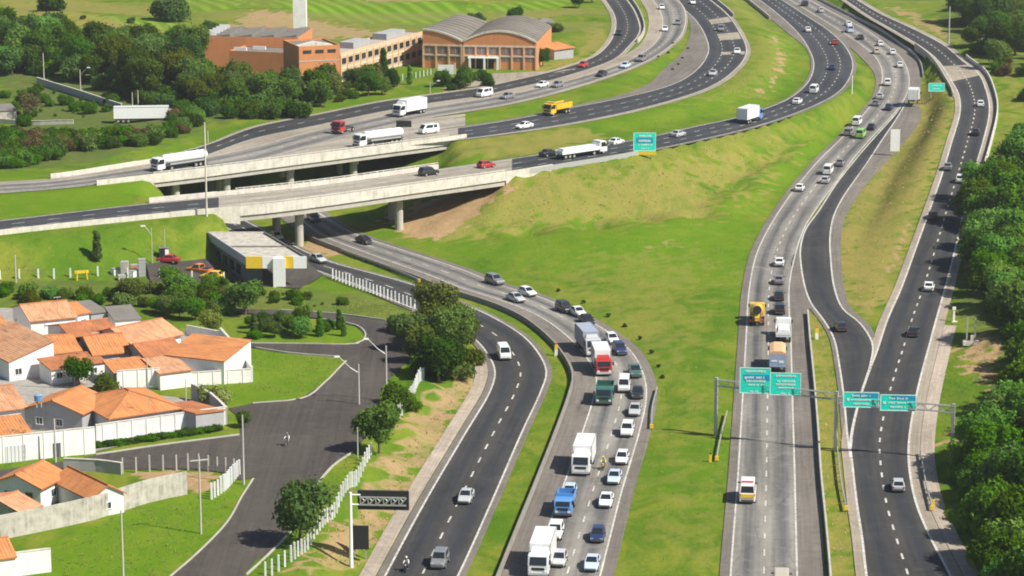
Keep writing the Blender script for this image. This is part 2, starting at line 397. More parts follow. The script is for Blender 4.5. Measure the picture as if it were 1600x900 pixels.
r6 = road('R6', 'worn_highway', [
    (-160,303,-160,316,Z5,.1,.1),(0,288,0,300,Z5,.1,.1),(80,283,80,294,Z5,.1,.1),(195,267,195,281,Z5,.1,.1),(300,250,300,268,Z5,.1,.1),(400,229,400,251,Z5,.4,.1),(480,207,480,229,Z5,1,.2),(560,189,560,208,Z5,3,.2),(650,171,650,187,Z5,4,.4),(800,146,800,161,Z5,4,1),(900,122,925,128,8.3,3.6,1),(975,97,1012,95,8.1,3.6,1),(1020,70,1056,65,7.8,3.6,.8),
    (1034,45,1070,43,7.4,4,.6),(1032,20,1071,18,7,4,.3),(1020,0,1060,0,6.8,4,.2),(995,-30,1030,-32,6.6,3,.2)],
    2, 1, -1, 2, ASP_LIGHT, SHOULDER_PALE, [(.5, 2.4, 4.5, .18)], 'worn pale highway between two dark ones near the factory', .01)
r7 = road('R7', 'outer_ramp', [
    (250,246,250,260,Z5,.2,.4),(320,227,320,243,Z5,.4,5),(400,198,400,216,Z5,1.2,9),(500,178,500,195,Z5,1.2,6),(600,158,600,174,Z5,1.2,3),(680,147,680,160,Z5),(745,138,745,151,Z5),(800,126,800,139,8.4),(860,112,870,123,8.3),
    (920,92,955,95,8.2),(945,75,985,70,8),(960,50,1000,48,7.6),(960,25,994,22,7.4),(945,0,980,0,7.2),(920,-30,950,-32,7)],
    1.2, 1, -1, 2, ASP_DARK, SHOULDER_PALE, [(.5, 2.4, 4.5, .18)], 'dark outer ramp bending in front of the brick factory', .02)

# ------------------------------------------------------------------ ground
def inpoly(poly, X, Y):
    n = len(poly); c = np.zeros(X.shape, bool); j = n - 1
    for i in range(n):
        xi, yi = poly[i]; xj, yj = poly[j]
        c ^= ((yi > Y) != (yj > Y)) & (X < (xj - xi) * (Y - yi) / (yj - yi + 1e-12) + xi); j = i
    return c
def px_of(P):
    """picture column of points (n,3)"""
    P = np.atleast_2d(P); zc = P[:, 1] * math.cos(PH) - (P[:, 2] - CH) * math.sin(PH)
    return 800 + FPX * P[:, 0] / zc
B1 = (352, 792); B2 = (222, 712)                # picture columns between which the two viaducts span
S = []; NEAR = []
for k, r in RD.items():
    for e in (r.edge(0, -r.sl), r.edge(0), r.edge(.5), r.edge(1), r.edge(1, r.sr)):
        x = px_of(e); keep = np.ones(len(e), bool)
        if k == 'R4': keep = (x < B1[0]) | (x > B1[1])
        if k in ('R56',): keep = (x < B2[0]) | (x > B2[1])
        if k == 'R5': keep = x > B2[1]
        if k == 'R6': keep = (x > 600) | (x < B2[0])
        if k == 'R7': keep = x > 400
        S.append(e[keep][::2])
CTRL = [(690,374,0),(750,372,0),(820,370,0),(920,362,0),(1000,350,0),(1090,342,0),(1150,300,.3),(1210,258,.6),(1270,222,1.1),
    (600,370,0),(640,368,0),(590,347,0),(560,330,0),(620,335,0),(470,385,0),(440,365,0),(470,345,0),(520,335,0),(500,318,0),(560,345,0),(430,330,0),
    (600,306,0),(560,312,0),(500,300,0),(440,305,0),(380,320,0),(330,335,.5),(300,345,1),(350,374,.5),(300,318,1),(400,395,0.2),
    (540,290,0),(480,287,0),(420,290,0),(360,300,0.5),(310,310,1.5),(650,340,1.0),
    (740,236,8.4),(780,232,8.4),(850,222,8.3),(100,315,8.3),(200,307,8.2),(30,322,8.3),
    (0,445,2.5),(100,442,2.5),(200,436,2.5),(300,430,2.2),(370,425,1.6),(420,440,1.4),(470,452,1.2),(-100,450,2.5),
    (1540,480,1),(1560,520,2),(1595,700,3),(1560,850,2),(1595,400,4),(1595,300,6),(1530,620,.6),(1500,800,.6),(1520,900,.6),(1590,600,3),(1640,760,4),
    (1560,60,8),(1500,20,7),(1590,150,7),(1590,220,6.5),(1560,0,9),(1600,100,8.5),(1575,260,6),
    (330,130,8.5),(450,130,8.5),(600,110,8.5),(750,105,8.5),(850,90,8.5),(560,140,8.5),(420,170,8.5),(300,190,8),(880,60,8.3),(700,125,8.5),
    (100,30,8.5),(400,10,8.5),(700,0,8.5),(0,100,8),(150,110,8),(280,90,8.3),(0,200,6.5),(150,190,7),(250,215,7.8),(0,250,6.8),(100,232,6.8),(200,230,7.4),
    (0,-40,8.5),(400,-60,8.5),(800,-80,8.5),(1200,-90,8.5),(1600,-60,10),(-200,100,8),(-200,300,8),(-250,600,2.5),(-250,800,2.5),(1800,300,5),(1900,600,3),(1900,900,2)]
for py in (470, 520, 570, 620, 670, 720, 770, 820, 870, 920, 980):
    for px in range(-60, 660, 60):
        lim = np.interp(py, [470, 520, 600, 700, 760, 830, 890, 980], [430, 620, 640, 575, 540, 500, 440, 380])
        if px < lim: CTRL.append((px, py, 2.5))
FENCE1 = [(410,912),(455,880),(500,830),(540,770),(578,712),(612,662),(655,600)]
for a in FENCE1: CTRL.append((*a, 2.5))
CTRL += [(650,560,2.4),(690,540,2),(650,505,1.6),(600,480,1.2),(560,462,1),(700,590,1.4)]
CP = np.array([list(up(a, b, c)) for a, b, c in CTRL])
def fill_slope(top, toe):
    """straight bank between an upper edge and its foot"""
    out = []
    for q in toe:
        k = top[np.argmin((top[:, 0] - q[0])**2 + (top[:, 1] - q[1])**2)]
        for f in (.12, .25, .4, .55, .7, .85): out.append(k + (q - k) * f)
    return np.array(out)
_e = r4.edge(1, r4.sr + 1.2); _x = px_of(_e); _e = _e[_x > 835]
_toe = crom([list(up(a, b, c)) for a, b, c in ((775,371,0),(820,370,0),(920,362,0),(1000,350,0),(1090,342,0),(1150,300,.3),(1210,258,.6),(1270,222,1.1))], 4)
def rake(a, b, n=9): return np.array([list(a.lerp(b, k / n)) for k in range(n + 1)])
CP = np.concatenate([CP, fill_slope(_e, _toe), rake(up(792, 282, 6.2), up(672, 371, 0)), rake(up(775, 272, 6.2), up(640, 362, 0)), rake(up(760, 262, 6.4), up(606, 342, 0)), rake(up(812, 278, 7.6), up(735, 373, 0)), rake(up(700, 230, 6.4), up(590, 306, 0)), rake(up(680, 210, 6.4), up(560, 290, 0))])
RING = np.array([[x, y, z] for x, y, z in ((-3000,500,9),(-900,600,8),(900,600,6),(3000,500,9),(-3000,3000,12),(0,2500,9),(3000,3000,14),(0,7000,12),(-700,1500,9),(700,1500,10),(-60,150,1),(80,100,1),(-400,0,2),(400,0,2))], float)
SMP = np.concatenate(S + [CP, RING])
gx = np.concatenate([[-6000,-3500,-2000,-1200,-800,-560,-420,-330,-270,-230,-205], np.arange(-190, 190.1, 1.5), [205,230,270,330,420,560,800,1200,2000,3500,6000]])
gy = np.concatenate([[-800,-300,0,120,200,250,275], np.arange(290, 640, 1.6), np.arange(640, 960, 2.6), [970,990,1020,1060,1120,1200,1350,1600,2000,2800,4000,6000,9000]])
X, Y = np.meshgrid(gx, gy); shp = X.shape; Q = np.stack([X.ravel(), Y.ravel()], 1)
ZT = np.empty(len(Q))
for i in range(0, len(Q), 4000):
    q = Q[i:i+4000]; d2 = (q[:, :1] - SMP[None, :, 0])**2 + (q[:, 1:2] - SMP[None, :, 1])**2
    w = 1 / (d2 + .6)**2
    ZT[i:i+4000] = (w * SMP[None, :, 2]).sum(1) / w.sum(1)
# cut the ground to just under every paved sheet
for k, r in RD.items():
    A = r.edge(0, -r.sl); B = r.edge(1, r.sr); C = (A + B) / 2; hw = np.linalg.norm(B - A, axis=1) / 2
    x = px_of(C); ok = np.ones(len(C), bool)
    if k == 'R4': ok = (x < B1[0] - 8) | (x > B1[1] + 8)
    if k in ('R56',): ok = (x < B2[0] - 8) | (x > B2[1] + 8)
    for i in np.nonzero(ok)[0]:
        x0 = np.searchsorted(gx, C[i, 0] - hw[i] - 4); x1 = np.searchsorted(gx, C[i, 0] + hw[i] + 4)
        y0 = np.searchsorted(gy, C[i, 1] - hw[i] - 4); y1 = np.searchsorted(gy, C[i, 1] + hw[i] + 4)
        if x1 <= x0 or y1 <= y0: continue
        sx, sy = np.meshgrid(np.arange(x0, min(x1, len(gx))), np.arange(y0, min(y1, len(gy)))); ids = (sy * len(gx) + sx).ravel()
        dx = Q[ids, 0] - C[i, 0]; dy = Q[ids, 1] - C[i, 1]
        al = np.abs(dx * r.tan[i, 0] + dy * r.tan[i, 1]); ac = np.abs(dx * r.n[i, 0] + dy * r.n[i, 1])
        m = (al < 3.2) & (ac < hw[i] + 1.9); t = ids[m]
        ZT[t] = np.minimum(ZT[t], C[i, 2] - .14)
STREET = [(240,930),(265,900),(310,862),(355,815),(378,775),(398,745),(375,750),(337,736),(275,733),(190,733),(107,733),(0,746),(-30,752),(-30,738),(85,723),(150,711),(250,696),(375,680),(376,655),(357,638),
    (400,629),(470,622),(507,597),(532,572),(542,562),(525,557),(450,551),(400,543),(360,540),(330,528),(345,526),(400,537),(560,537),(572,525),(555,507),(500,497),(430,492),(360,488),(350,481),(430,484),(525,491),(605,501),(640,520),(642,560),(600,600),
    (590,630),(575,680),(550,707),(520,727),(480,780),(470,810),(425,860),(400,875),(380,900),(355,930)]
SW = [up(a, b, 2.5) for a, b in STREET]; spoly = [(w.x, w.y) for w in SW]
ins = np.zeros(len(Q), bool)
for k in range(8):
    ins |= inpoly(spoly, Q[:, 0] + 1.7 * math.cos(k * math.pi / 4), Q[:, 1] + 1.7 * math.sin(k * math.pi / 4))
ZT[ins] = np.minimum(2.43, np.maximum(ZT[ins], 2.3))
ZG = ZT.reshape(shp)
def gz(x, y):
    x = np.clip(np.asarray(x, float), gx[0], gx[-1] - 1e-3); y = np.clip(np.asarray(y, float), gy[0], gy[-1] - 1e-3)
    i = np.searchsorted(gx, x, 'right') - 1; j = np.searchsorted(gy, y, 'right') - 1
    a = (x - gx[i]) / (gx[i+1] - gx[i]); b = (y - gy[j]) / (gy[j+1] - gy[j])
    return (ZG[j, i]*(1-a)*(1-b) + ZG[j, i+1]*a*(1-b) + ZG[j+1, i]*(1-a)*b + ZG[j+1, i+1]*a*b)
TT = np.concatenate([np.linspace(240, 1300, 1400), np.linspace(1310, 9000, 200)])
def G(px, py, dz=0.0):
    """where the line of sight through a picture point first meets the ground"""
    dx = (px - 800) / FPX; dy = (450 - py) / FPX
    r = np.array((dx, math.cos(PH) + dy * math.sin(PH), -math.sin(PH) + dy * math.cos(PH)))
    P = r[None, :] * TT[:, None]; h = P[:, 2] + CH - gz(P[:, 0], P[:, 1])
    k = np.nonzero(h <= 0)[0]; k = k[0] if len(k) else len(TT) - 1
    a = h[k-1] / max(h[k-1] - h[k], 1e-6); p = P[k-1] + (P[k] - P[k-1]) * a
    return Vector((p[0], p[1], float(gz(p[0], p[1])) + dz))

MASK = np.zeros((len(Q), 4)); MASK[:, 3] = 1
def paintmask(ch, val, pts, jit=1.2):
    W = [G(*p) for p in pts]; poly = [(w.x, w.y) for w in W]
    J = nrg.normal(0, jit, (len(Q), 2))
    MASK[inpoly(poly, Q[:, 0] + J[:, 0], Q[:, 1] + J[:, 1]), ch] = val
# 0 dry, 1 soil, 2 lush, 3 = (1 - field/undergrowth)
paintmask(0, .8, [(660,368),(700,345),(760,300),(812,280),(830,268),(880,262),(980,262),(1090,240),(1190,228),(1262,210),(1190,268),(1088,343),(1000,349),(920,359),(820,370),(700,376)], 3.5)
paintmask(0, .4, [(812,275),(950,250),(1200,200),(1290,170),(1262,205),(1190,225),(1000,258),(880,262)])
paintmask(0, 1.1, [(1303,455),(1298,350),(1340,290),(1400,200),(1445,130),(1475,115),(1495,170),(1482,230),(1400,455),(1350,505),(1330,480)], 2)
paintmask(0, .75, [(1250,480),(1290,480),(1325,680),(1350,900),(1295,900),(1280,700)])
paintmask(0, .8, [(690,262),(735,215),(800,210),(900,196),(960,215),(800,246)])
paintmask(0, .45, [(870,440),(1000,380),(1110,400),(1080,520),(1040,640),(1010,560),(960,500)], 5)
paintmask(0, .35, [(1030,580),(1150,560),(1140,900),(960,900),(1010,700)], 6)
paintmask(1, .52, [(440,905),(580,728),(640,650),(700,600),(740,570),(765,600),(720,660),(640,790),(570,890)], 1.5)
paintmask(1, .8, [(600,345),(650,318),(790,270),(806,284),(760,322),(700,372),(645,372)])
paintmask(1, .9, [(1490,545),(1540,520),(1560,560),(1560,610),(1530,600)])
paintmask(1, .8, [(1475,700),(1540,640),(1545,690),(1500,715)])
paintmask(1, .9, [(215,738),(290,735),(345,745),(330,775),(290,760),(230,752)], .6)
paintmask(1, .8, [(480,372),(520,372),(560,400),(500,400),(470,392)])
paintmask(1, .55, [(330,50),(400,14),(470,24),(600,50),(560,60),(330,62)], 2)
paintmask(0, .9, [(0,12),(130,20),(220,42),(330,52),(300,66),(160,48),(0,30)], 2)
paintmask(0, .8, [(0,0),(60,-10),(260,14),(240,26),(100,18),(0,14)], 2)
paintmask(2, 1, [(90,24),(240,30),(330,46),(300,50),(150,38)], 2)
paintmask(0, .7, [(700,36),(780,22),(900,12),(920,20),(800,34)], 2)
paintmask(2, 1, [(0,-20),(300,-30),(700,-18),(900,-24),(1000,-40),(0,-50)], 3)
paintmask(1, .5, [(380,-6),(560,-12),(760,4),(640,4),(520,-3)], 2)
paintmask(2, 1, [(420,0),(540,-5),(760,18),(720,40),(560,34),(440,16)], 2)
paintmask(2, 1, [(280,0),(400,-8),(390,10),(330,20),(250,12)], 2)
paintmask(2, 1, [(740,10),(900,-8),(900,10),(790,22)], 2)
paintmask(2, .8, [(0,292),(190,284),(250,300),(200,322),(0,342)], 1)
paintmask(2, .7, [(590,368),(1100,340),(1230,240),(1340,165),(1300,230),(1190,340),(1150,450),(1000,440),(800,420)], 3)
paintmask(2, .8, [(40,870),(180,800),(300,770),(390,760),(330,850),(260,900),(40,900)], 1)
paintmask(2, .6, [(300,590),(400,548),(540,560),(480,625),(350,635)], 1)
paintmask(2, .8, [(400,512),(560,505),(570,530),(400,535)], 1)
paintmask(2, .6, [(700,250),(1060,90),(1000,130),(700,195),(630,205)], 2)
paintmask(2, .6, [(900,195),(1130,130),(1230,40),(1260,110),(1180,165),(1000,205)], 2)
paintmask(0, .55, [(1000,170),(1110,140),(1180,60),(1225,60),(1235,110),(1160,150)], 3)
paintmask(0, .8, [(430,195),(560,172),(660,150),(800,120),(900,85),(930,30),(960,60),(900,100),(640,160),(420,200)], 1)
paintmask(0, .6, [(1560,110),(1600,110),(1600,300),(1545,260),(1565,170)], 2)
paintmask(1, .5, [(1410,10),(1480,40),(1500,80),(1470,60),(1380,10)], 2)
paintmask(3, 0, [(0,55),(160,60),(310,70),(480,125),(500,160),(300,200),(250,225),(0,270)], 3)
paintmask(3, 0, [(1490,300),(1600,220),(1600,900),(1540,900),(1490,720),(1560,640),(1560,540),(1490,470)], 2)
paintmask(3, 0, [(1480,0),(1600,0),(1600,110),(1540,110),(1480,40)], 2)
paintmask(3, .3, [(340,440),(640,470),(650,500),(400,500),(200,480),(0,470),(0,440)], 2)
paintmask(1, .6, [(1386,425),(1398,395),(1416,350),(1424,352),(1406,400),(1393,432)], .4)
paintmask(1, .6, [(1203,55),(1214,55),(1228,100),(1214,130),(1190,152),(1184,147),(1206,125),(1217,100)], .8)
paintmask(1, .42, [(1000,385),(1060,375),(1075,382),(1030,395)], 3)
paintmask(1, .4, [(1345,480),(1375,440),(1385,445),(1365,485)], 1)
gl = bpy.data.meshes.new('ground')
ny, nx = shp; I = (np.arange(ny - 1)[:, None] * nx + np.arange(nx - 1)[None, :]).ravel()
gl.from_pydata(np.column_stack([Q, ZT]).tolist(), [], np.stack([I, I + 1, I + nx + 1, I + nx], 1).tolist())
at_ = gl.color_attributes.new('mask', 'FLOAT_COLOR', 'POINT'); at_.data.foreach_set('color', MASK.ravel())
gl.polygons.foreach_set('use_smooth', [True] * len(gl.polygons))
t = NT('grassland'); p = t.geo(); att = t.new('ShaderNodeAttribute', attribute_name='mask')
sp = t.new('ShaderNodeSeparateColor'); t.link(att.outputs['Color'], sp.inputs[0])
n1 = t.noise(.05, 7, .7, p, .8); n2 = t.noise(.3, 6, .68, p, .4); n3 = t.noise(1.4, 5, .7, p); n4 = t.noise(.11, 5, .6, t.mapped(p, (1, .45, 1)), 1.2)
green = t.mix(t.rng(n1, .4, .6), (.095, .17, .012), (.185, .205, .028))
green = t.mix(t.rng(t.noise(.13, 6, .7, t.mapped(p, (1, .5, 1)), .8), .45, .68), green, (.06, .135, .01))
lush = t.mix(t.rng(n2, .3, .7), (.085, .185, .009), (.13, .21, .013))
dryc = t.mix(t.rng(n2, .3, .7), (.3, .235, .07), (.225, .205, .052)); dryc = t.mix(t.rng(n4, .5, .7), dryc, (.15, .18, .03))
soilc = t.mix(t.rng(n2, .3, .7), (.4, .26, .145), (.31, .21, .11)); soilc = t.mix(t.rng(n3, .55, .75, 0, .7), soilc, (.16, .19, .05))
ps = t.new('ShaderNodeSeparateXYZ'); t.link(p, ps.inputs[0])
rows = t.math('SINE', t.math('ADD', t.math('MULTIPLY', t.math('ADD', ps.outputs[0], t.math('MULTIPLY', ps.outputs[1], .3)), 1.15), t.math('MULTIPLY', n1, 3)))
crop = t.math('MULTIPLY', t.rng(ps.outputs[1], 730, 770), t.rng(rows, -.6, .8, 0, .8))
lush = t.mix(crop, lush, (.19, .3, .03))
c = t.mix(sp.outputs[2], green, lush)
da = t.math('ADD', sp.outputs[0], t.math('MULTIPLY', t.math('SUBTRACT', n4, .54), 1.7), True)
c = t.mix(t.math('MULTIPLY', t.rng(t.math('ADD', da, t.math('MULTIPLY', t.math('SUBTRACT', n2, .5), .8)), .12, .88), .95), c, dryc)
far = t.math('MULTIPLY', t.rng(ps.outputs[1], 730, 770), t.rng(t.noise(.02, 4, .6, t.mapped(p, (.5, 2.6, 1))), .44, .58)); c = t.mix(t.math('MULTIPLY', far, .55), c, (.2, .19, .06))
c = t.mix(t.rng(t.math('ADD', sp.outputs[1], t.math('MULTIPLY', t.math('SUBTRACT', n2, .5), .9)), .3, .6), c, soilc)
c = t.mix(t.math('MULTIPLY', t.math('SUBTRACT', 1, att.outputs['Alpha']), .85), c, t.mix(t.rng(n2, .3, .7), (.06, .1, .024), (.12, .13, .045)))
c = t.mix(t.rng(n3, .45, .8, 0, .35), c, (.05, .105, .01)); c = t.mix(t.rng(t.noise(3.1, 4, .7, p), .62, .8, 0, .3), c, (.32, .32, .1))
t.bump(t.math('ADD', n3, n2), .5, .35)
GRASS = t.out(c, 1.0, 0, 0)
gl.materials.append(GRASS); ground = put(gl, 'ground')
tag(ground, 'green and dry grass verges, medians and fields', 'ground', kind='structure')

# ------------------------------------------------------------------ local street, kerbs, footways
def poly_sheet(name, W, mat, parent=None, dz=0.0, thick=0.0):
    """flat polygon (optionally a slab) at the height of its points"""
    tri = tessellate_polygon([W]); mb = MB()
    for a, b, c in tri:
        P = [W[a], W[b], W[c]]
        if (P[1] - P[0]).cross(P[2] - P[0]).z < 0: P.reverse()
        mb.face([(q.x, q.y, q.z + dz) for q in P], 0, [(q.x / 3.5, q.y) for q in P])
    return mb.build(name, mat, parent)
street = tag(poly_sheet('street', SW, ASP_STREET), 'brown-grey residential street forking around the houses', 'street', kind='structure')

def wall_along(name, P, h, w, mat, parent=None, z0=0.0, top=1.0, offs=None, caps=True):
    """wall or barrier of height h, width w following points P (top = width ratio at the crest)"""
    P = [Vector(p) for p in P]; rings = []
    for i, p in enumerate(P):
        d = (P[min(i + 1, len(P) - 1)] - P[max(i - 1, 0)]); d.z = 0; d.normalize(); n = Vector((d.y, -d.x, 0))
        a = n * (w / 2); b = n * (w / 2 * top); zb = Vector((0, 0, z0)); zt = Vector((0, 0, h))
        rings.append([p - a + zb, p + a + zb, p + b + zt, p - b + zt])
    mb = MB(); mb.loft(rings, 0, caps); return mb.build(name, mat, parent)

def along(px_pts, step=2.5, z=None):
    W = [G(a, b) if z is None else up(a, b, z) for a, b in px_pts]
    T = crom([[w.x, w.y, w.z] for w in W], step) if len(W) > 2 else np.array([list(W[0].lerp(W[1], k / max(1, int((W[1]-W[0]).length / step)))) for k in range(max(1, int((W[1]-W[0]).length / step)) + 1)])
    if z is None: T[:, 2] = gz(T[:, 0], T[:, 1])
    return T

for pts, nm in (([(265,902),(310,863),(355,816),(378,776),(396,748)], 'k'), ([(395,630),(470,623),(507,598),(532,573),(541,564)], 'k'), ([(525,557),(450,551),(400,543)], 'k'),
                ([(390,536),(470,537),(555,537),(571,526),(556,508),(500,498)], 'k'), ([(550,707),(520,728),(480,781),(468,812),(425,861),(385,898)], 'k'), ([(150,710),(250,695),(374,679)], 'k'), ([(437,484),(525,490),(603,500)], 'k')):
    P = along(pts, 2, 2.5)
    k = wall_along('kerb', P, .12, .2, CONC, street, -.15)

r = r9; px = px_of(r.C)
ROW = np.arange(len(r.C)) < np.argmin(np.abs(r.C[:, 1] - up(760, 552).y))
sw_ = ribbon('footway', r.edge(0, -2.9, .1), r.edge(0, -.95, .1), r.v, FOOTWAY, None, 0, 1, ROW)
tag(sw_, 'pale concrete footway beside the slip road', 'footway', kind='structure')
r = r3; sel = r.C[:, 1] < up(1460, 505).y
sw2 = ribbon('footway', r.edge(1, 1.45, .06), r.edge(1, 3.4, .06), r.v, FOOTWAY, None, 0, 1, sel)
tag(sw2, 'pale paved strip beside the access road under the trees', 'footway', kind='structure')

# concrete repair slabs across the access road and the inner highway
def slab(rd, y0, y1, t0, t1, name, mat, px_lim=None):
    m = (rd.C[:, 1] > y0) & (rd.C[:, 1] < y1)
    if px_lim is not None: m &= (px_of(rd.C) > px_lim[0]) & (px_of(rd.C) < px_lim[1])
    return ribbon(name, rd.edge(t0, 0, .009), rd.edge(t1, 0, .009), rd.v, mat, rd.obj, 0, 1, m)
slab(r3, up(1510, 124, 6).y, up(1490, 100, 6).y, .0, 1, 'concrete_slab', SHOULDER_PALE)
for ya, yb in ((88, 80), (62, 50), (36, 27)): slab(r5, up(1140, ya, 7).y, up(1140, yb, 7).y, .35, .95, 'concrete_slab', SHOULDER_PALE, (1080, 1200))

for rd_, lo_, hi_, t0_, t1_ in ((r4, 332, 802, 0, 1), (r5, 0, 728, 0, 1)):
    x_ = px_of(rd_.C); ribbon('concrete_deck_paving', rd_.edge(t0_, 0, .009), rd_.edge(t1_, 0, .009), rd_.v, DECK, rd_.obj, 0, rd_.lanes, (x_ > lo_) & (x_ < hi_))
# ------------------------------------------------------------------ barriers
def barrier(name, rd, t, off, lo, hi, h, w, mat, label, cat, axis='y', top=.6, group=None, z0=-.3):
    e = rd.edge(t, off); s_ = px_of(e) if axis == 'x' else e[:, 1]
    m = (s_ >= lo) & (s_ <= hi); o = wall_along(name, e[m], h, w, mat, None, z0, top)
    return tag(o, label, cat, group)
Y = lambda px, py, z=0: up(px, py, z).y
barrier('concrete_barrier', r8, 0, -r8.sl - .25, Y(800, 960), Y(500, 372), .75, .4, CONC_D, 'long concrete barrier between the slip road verge and the queueing traffic', 'barrier')
e = along([(1299,935),(1297,900),(1290,820),(1283,750),(1278,675),(1272,600),(1266,540),(1262,492)], 2.5)
tag(wall_along('concrete_barrier', e, .95, .4, CONC, None, -.3, .6), 'concrete barrier right of the straight carriageway beside the narrow dry median', 'barrier')
barrier('parapet_wall', r4, 1, 1.15, -160, 316, .8, .35, CONC_W, 'low white wall edging the highway left of the near viaduct', 'wall', 'x', .8)
barrier('concrete_barrier', r7, 1, 1.2, Y(985, 66, 8), Y(930, -30, 7), .9, .5, CONC, 'pale curved barrier between the outer ramp and the worn highway', 'barrier')
barrier('concrete_barrier', r5, 1, 1.3, Y(1150, 26, 6.6), Y(1040, -50, 6.5), .9, .5, CONC, 'short barrier outside the inner highway at the top edge', 'barrier')
barrier('concrete_barrier', r4, 0, -r4.sl - .3, Y(1200, 30, 4), Y(1130, -40, 4), .9, .5, CONC, 'barrier on the left shoulder of the curving highway at the top edge', 'barrier')
m_ = (r1.C[:, 1] > Y(1440, 118, 3.6)); e = r1.edge(1, r1.sr + .3)[m_]
tag(wall_along('guard_rail', e, .8, .25, STEEL, None, -.3, .8), 'long guard rail on the outer shoulder below the access road', 'guard rail')
barrier('parapet_wall', r3, 1, 1.7, Y(1532, 290, 3), Y(1500, 88, 6), 1.0, .4, CONC_W, 'white parapet wall on the outer side of the access road curve', 'wall', 'y', .7, None, -1.2)
barrier('parapet_wall', r3, 0, -1.3, Y(1492, 152, 6), Y(1440, 70, 6), .9, .4, CONC, 'short parapet on the inner side of the access road by the concrete slab', 'wall', 'y', .7, None, -1.2)

def guard_rail(pts, label, ends='near'):
    P = along(pts, 2.0); t_ = empty('guard_rail', P[0], 0, 1, label, 'guard rail'); o = Vector(P[0])
    Q_ = [Vector(p) - o for p in P]
    wall_along('rail', [q + Vector((0, 0, .5)) for q in Q_], .35, .12, STEEL, t_, 0)
    pm = None
    for q in Q_[::2]:
        if pm is None: pm = MB().box((0, 0, .3), (.14, .16, 1.0)).mesh('post', STEEL_D)
        put(pm, 'post', t_, q)
    MB().box((0, 0, .55), (.5, .25, .55)).build('end_marker', YEL_S, t_, Q_[0])
    return t_
guard_rail([(1018,672),(1020,640),(1027,612)], 'dark guard rail left of the wide green median beside the queue')
guard_rail([(1120,722),(1126,690),(1136,650)], 'guard rail with yellow end in front of the left gantry post')
guard_rail([(1322,800),(1314,760),(1308,706)], 'guard rail with yellow end in the narrow median between the two gantries')
guard_rail([(1456,800),(1446,760),(1438,712)], 'guard rail with yellow end on the footway right of the access road')
guard_rail([(655,443),(600,420),(545,400),(500,380)], 'thin guard rail on the verge between slip road and queue near the viaduct')
P = r4.edge(1, 1.3); x = px_of(P); P = P[(x > 815) & (x < 1010)]
tag(wall_along('guard_rail', P, .75, .2, STEEL, None, -.3, .8), 'guard rail below the green sign on the curving highway', 'guard rail')

